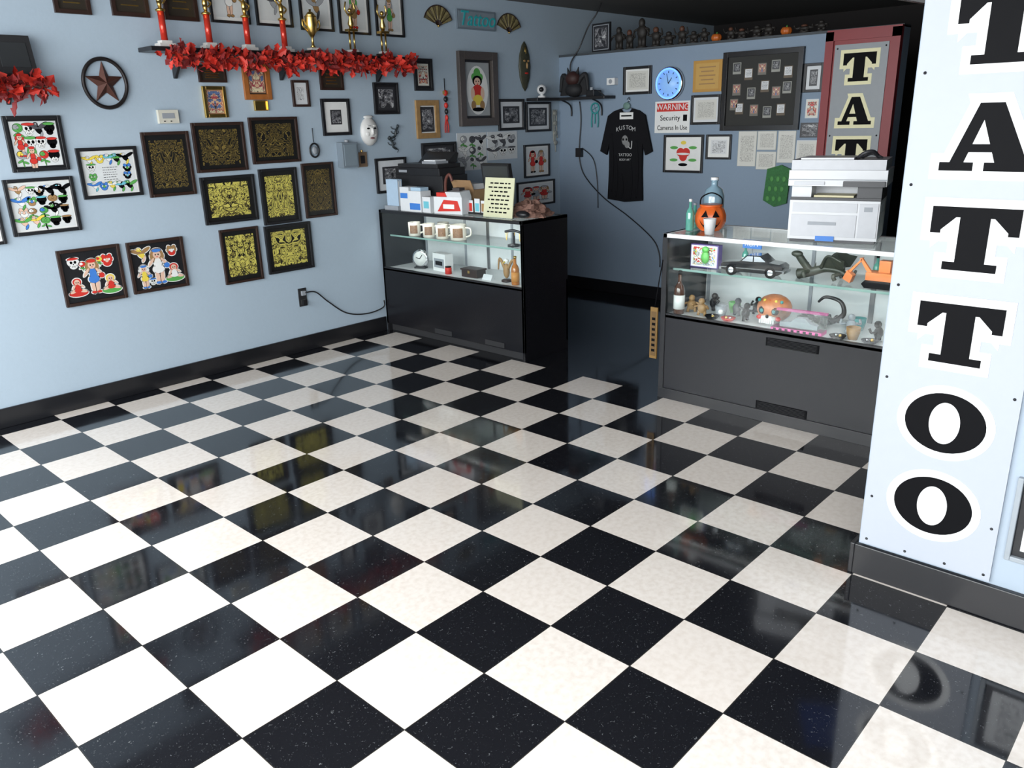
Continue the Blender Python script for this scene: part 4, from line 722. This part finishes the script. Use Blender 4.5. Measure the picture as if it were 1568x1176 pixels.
o=O("boxed_toy_car"); o.M=at(8.15,.62,zd,4)@BW(0); o.box(-.42,0,-.12,.42,.06,.14,pk); o.box(-.42,.06,-.12,.42,.34,.14,glass); o.box(-.42,.3,-.13,.42,.34,-.08,pk); o.prism([(-.3,.07),(-.3,.14),(-.12,.16),(-.04,.24),(.12,.24),(.2,.16),(.32,.14),(.32,.07)],-.06,.06,greyp)
for k in range(8): o.box(-.38+.1*k,.01,.141,-.33+.1*k,.05,.143,ink)
o.done()
for i,(x,y,c,kk) in enumerate(((8.2,2.45,inkt,0),(8.35,2.15,greyp,1),(8.15,1.9,inkr,2),(8.3,1.65,ink,0),(8.7,2.5,black,0),(8.75,2.1,inkg,1),(8.85,1.7,ink,0),(8.5,-.1,greyp,0),(8.2,-.25,inkt,1),(8.3,-.6,ink,0),(8.6,-.75,inkt,2),(8.85,-.1,tq,1),(8.12,-.9,inkr,2),(8.35,2.75,inkt,0),(8.12,2.2,ink,2),(8.1,-.05,ink,2),(8.1,-.55,inkdg,2),(8.55,1.95,inkdg,0),(8.6,2.72,inkdg,1))):
    if kk==0:
        o=O("small_monster_figurine"); o.M=at(x,y,zd,i*30); o.ball((0,0,.14),(.07,.09,.1),c,10); o.ball((-.02,0,.27),(.06,.06,.06),c,10)
        for s_ in (-1,1): o.tube([(0,.05*s_,.1),(0,.07*s_,0.01)],.03,c,sm=1); o.tube([(0,.08*s_,.18),(-.05,.15*s_,.16),(-.1,.14*s_,.22)],.02,c)
    elif kk==1:
        o=O("skull_shot_glass"); o.M=at(x,y,zd,i*25); o.lathe([(.07,0),(.1,.1),(.11,.2),(.09,.2),(.08,.05)],c); o.ball((-.09,0,.11),(.03,.05,.05),inkw,8)
    else:
        o=O("ring_dish"); o.M=at(x,y,zd,i*40); o.lathe([(.08,0),(.12,.04),(.13,.06),(.1,.03),(.001,.02)],c); o.ball((.03,.02,.05),.03,gold,8); o.ball((-.04,.0,.05),.025,chrome,8)
    o.done()
for y in (2.05,-.25): bottle(8.95,y,zs,.06,.4,teal,inkw,"small_ornament_bottle")
o=O("yellow_hanging_sign"); o.M=BW(7.86); yb=mat("sign_mustard",(.2,.11,.025),.5); o.box(-3.30,.75,0,-3.15,1.72,.03,yb); o.box(-3.28,.8,.03,-3.17,1.64,.034,mat("sign_mustard_dark",(.12,.065,.018),.5))
for k in range(7): o.box(-3.26,.88+.1*k,.034,-3.19,.93+.1*k,.037,ink)
o.tube([(-3.22,1.72,.01),(-3.15,2.2,0.01),(-3.1,2.6,-.02)],.01,ink,sm=3); o.done()
# wing wall posters
W_=BW(4.1)
frame("framed_flash_art",W_,3.42,1.62,4.6,.72,.05,mat("frame_grey",(.3,.33,.36),.4),a_line,.07,black)
frame("framed_flash_art",W_,3.55,2.75,4.6,1.85,.05,black,a_line,.07,inkw)

# ---------------- lights
def area(name,loc,size,sy,rot,power,colr):
    l=bpy.data.lights.new(name,'AREA'); l.shape='RECTANGLE'; l.size=size*S; l.size_y=sy*S; l.energy=power; l.color=colr
    ob=bpy.data.objects.new(name,l); ob.location=Vector(loc)*S; ob.rotation_euler=rot; col.objects.link(ob); return ob
area("daylight_storefront",(X0-1.2,.6,5.2),22,6.6,(math.radians(57),0,math.radians(-90)),520,(.98,.98,1))
for nm,x,y,w in (("case_strip_light",8.15,8.95,4.2),("case_strip_light",8.05,-.1,5.8)):
    a_=area(nm,(x,y,2.93),.08,w,(0,math.radians(-30),0),1.6 if y>5 else 2.8,(1,1,1))
w=bpy.data.worlds.new("daylight"); bpy.context.scene.world=w; w.use_nodes=True; bg=w.node_tree.nodes['Background']
sky=w.node_tree.nodes.new("ShaderNodeTexSky"); sky.sky_type='HOSEK_WILKIE'; sky.sun_direction=(-.3,-.2,.9); sky.turbidity=5
w.node_tree.links.new(sky.outputs[0],bg.inputs[0]); bg.inputs[1].default_value=.7
# ---------------- camera
yaw,pit,rol=.7522,.3190,-.0282
f=Vector((math.cos(pit)*math.cos(yaw),math.cos(pit)*math.sin(yaw),-math.sin(pit))); r0=Vector((math.sin(yaw),-math.cos(yaw),0)); u0=r0.cross(f)
r=r0*math.cos(rol)+u0*math.sin(rol); u=-r0*math.sin(rol)+u0*math.cos(rol)
cam=bpy.data.cameras.new("camera"); co=bpy.data.objects.new("camera",cam); col.objects.link(co)
m=Matrix((r,u,-f)).transposed().to_4x4(); m.translation=Vector((-4.4986,-4.6852,5.0751))*S; co.matrix_world=m
cam.sensor_fit='HORIZONTAL'; cam.sensor_width=36; cam.lens=1228.764/1568*36; cam.clip_start=.05
sc_=bpy.context.scene; sc_.camera=co; sc_.view_settings.view_transform='Standard'; sc_.view_settings.exposure=0
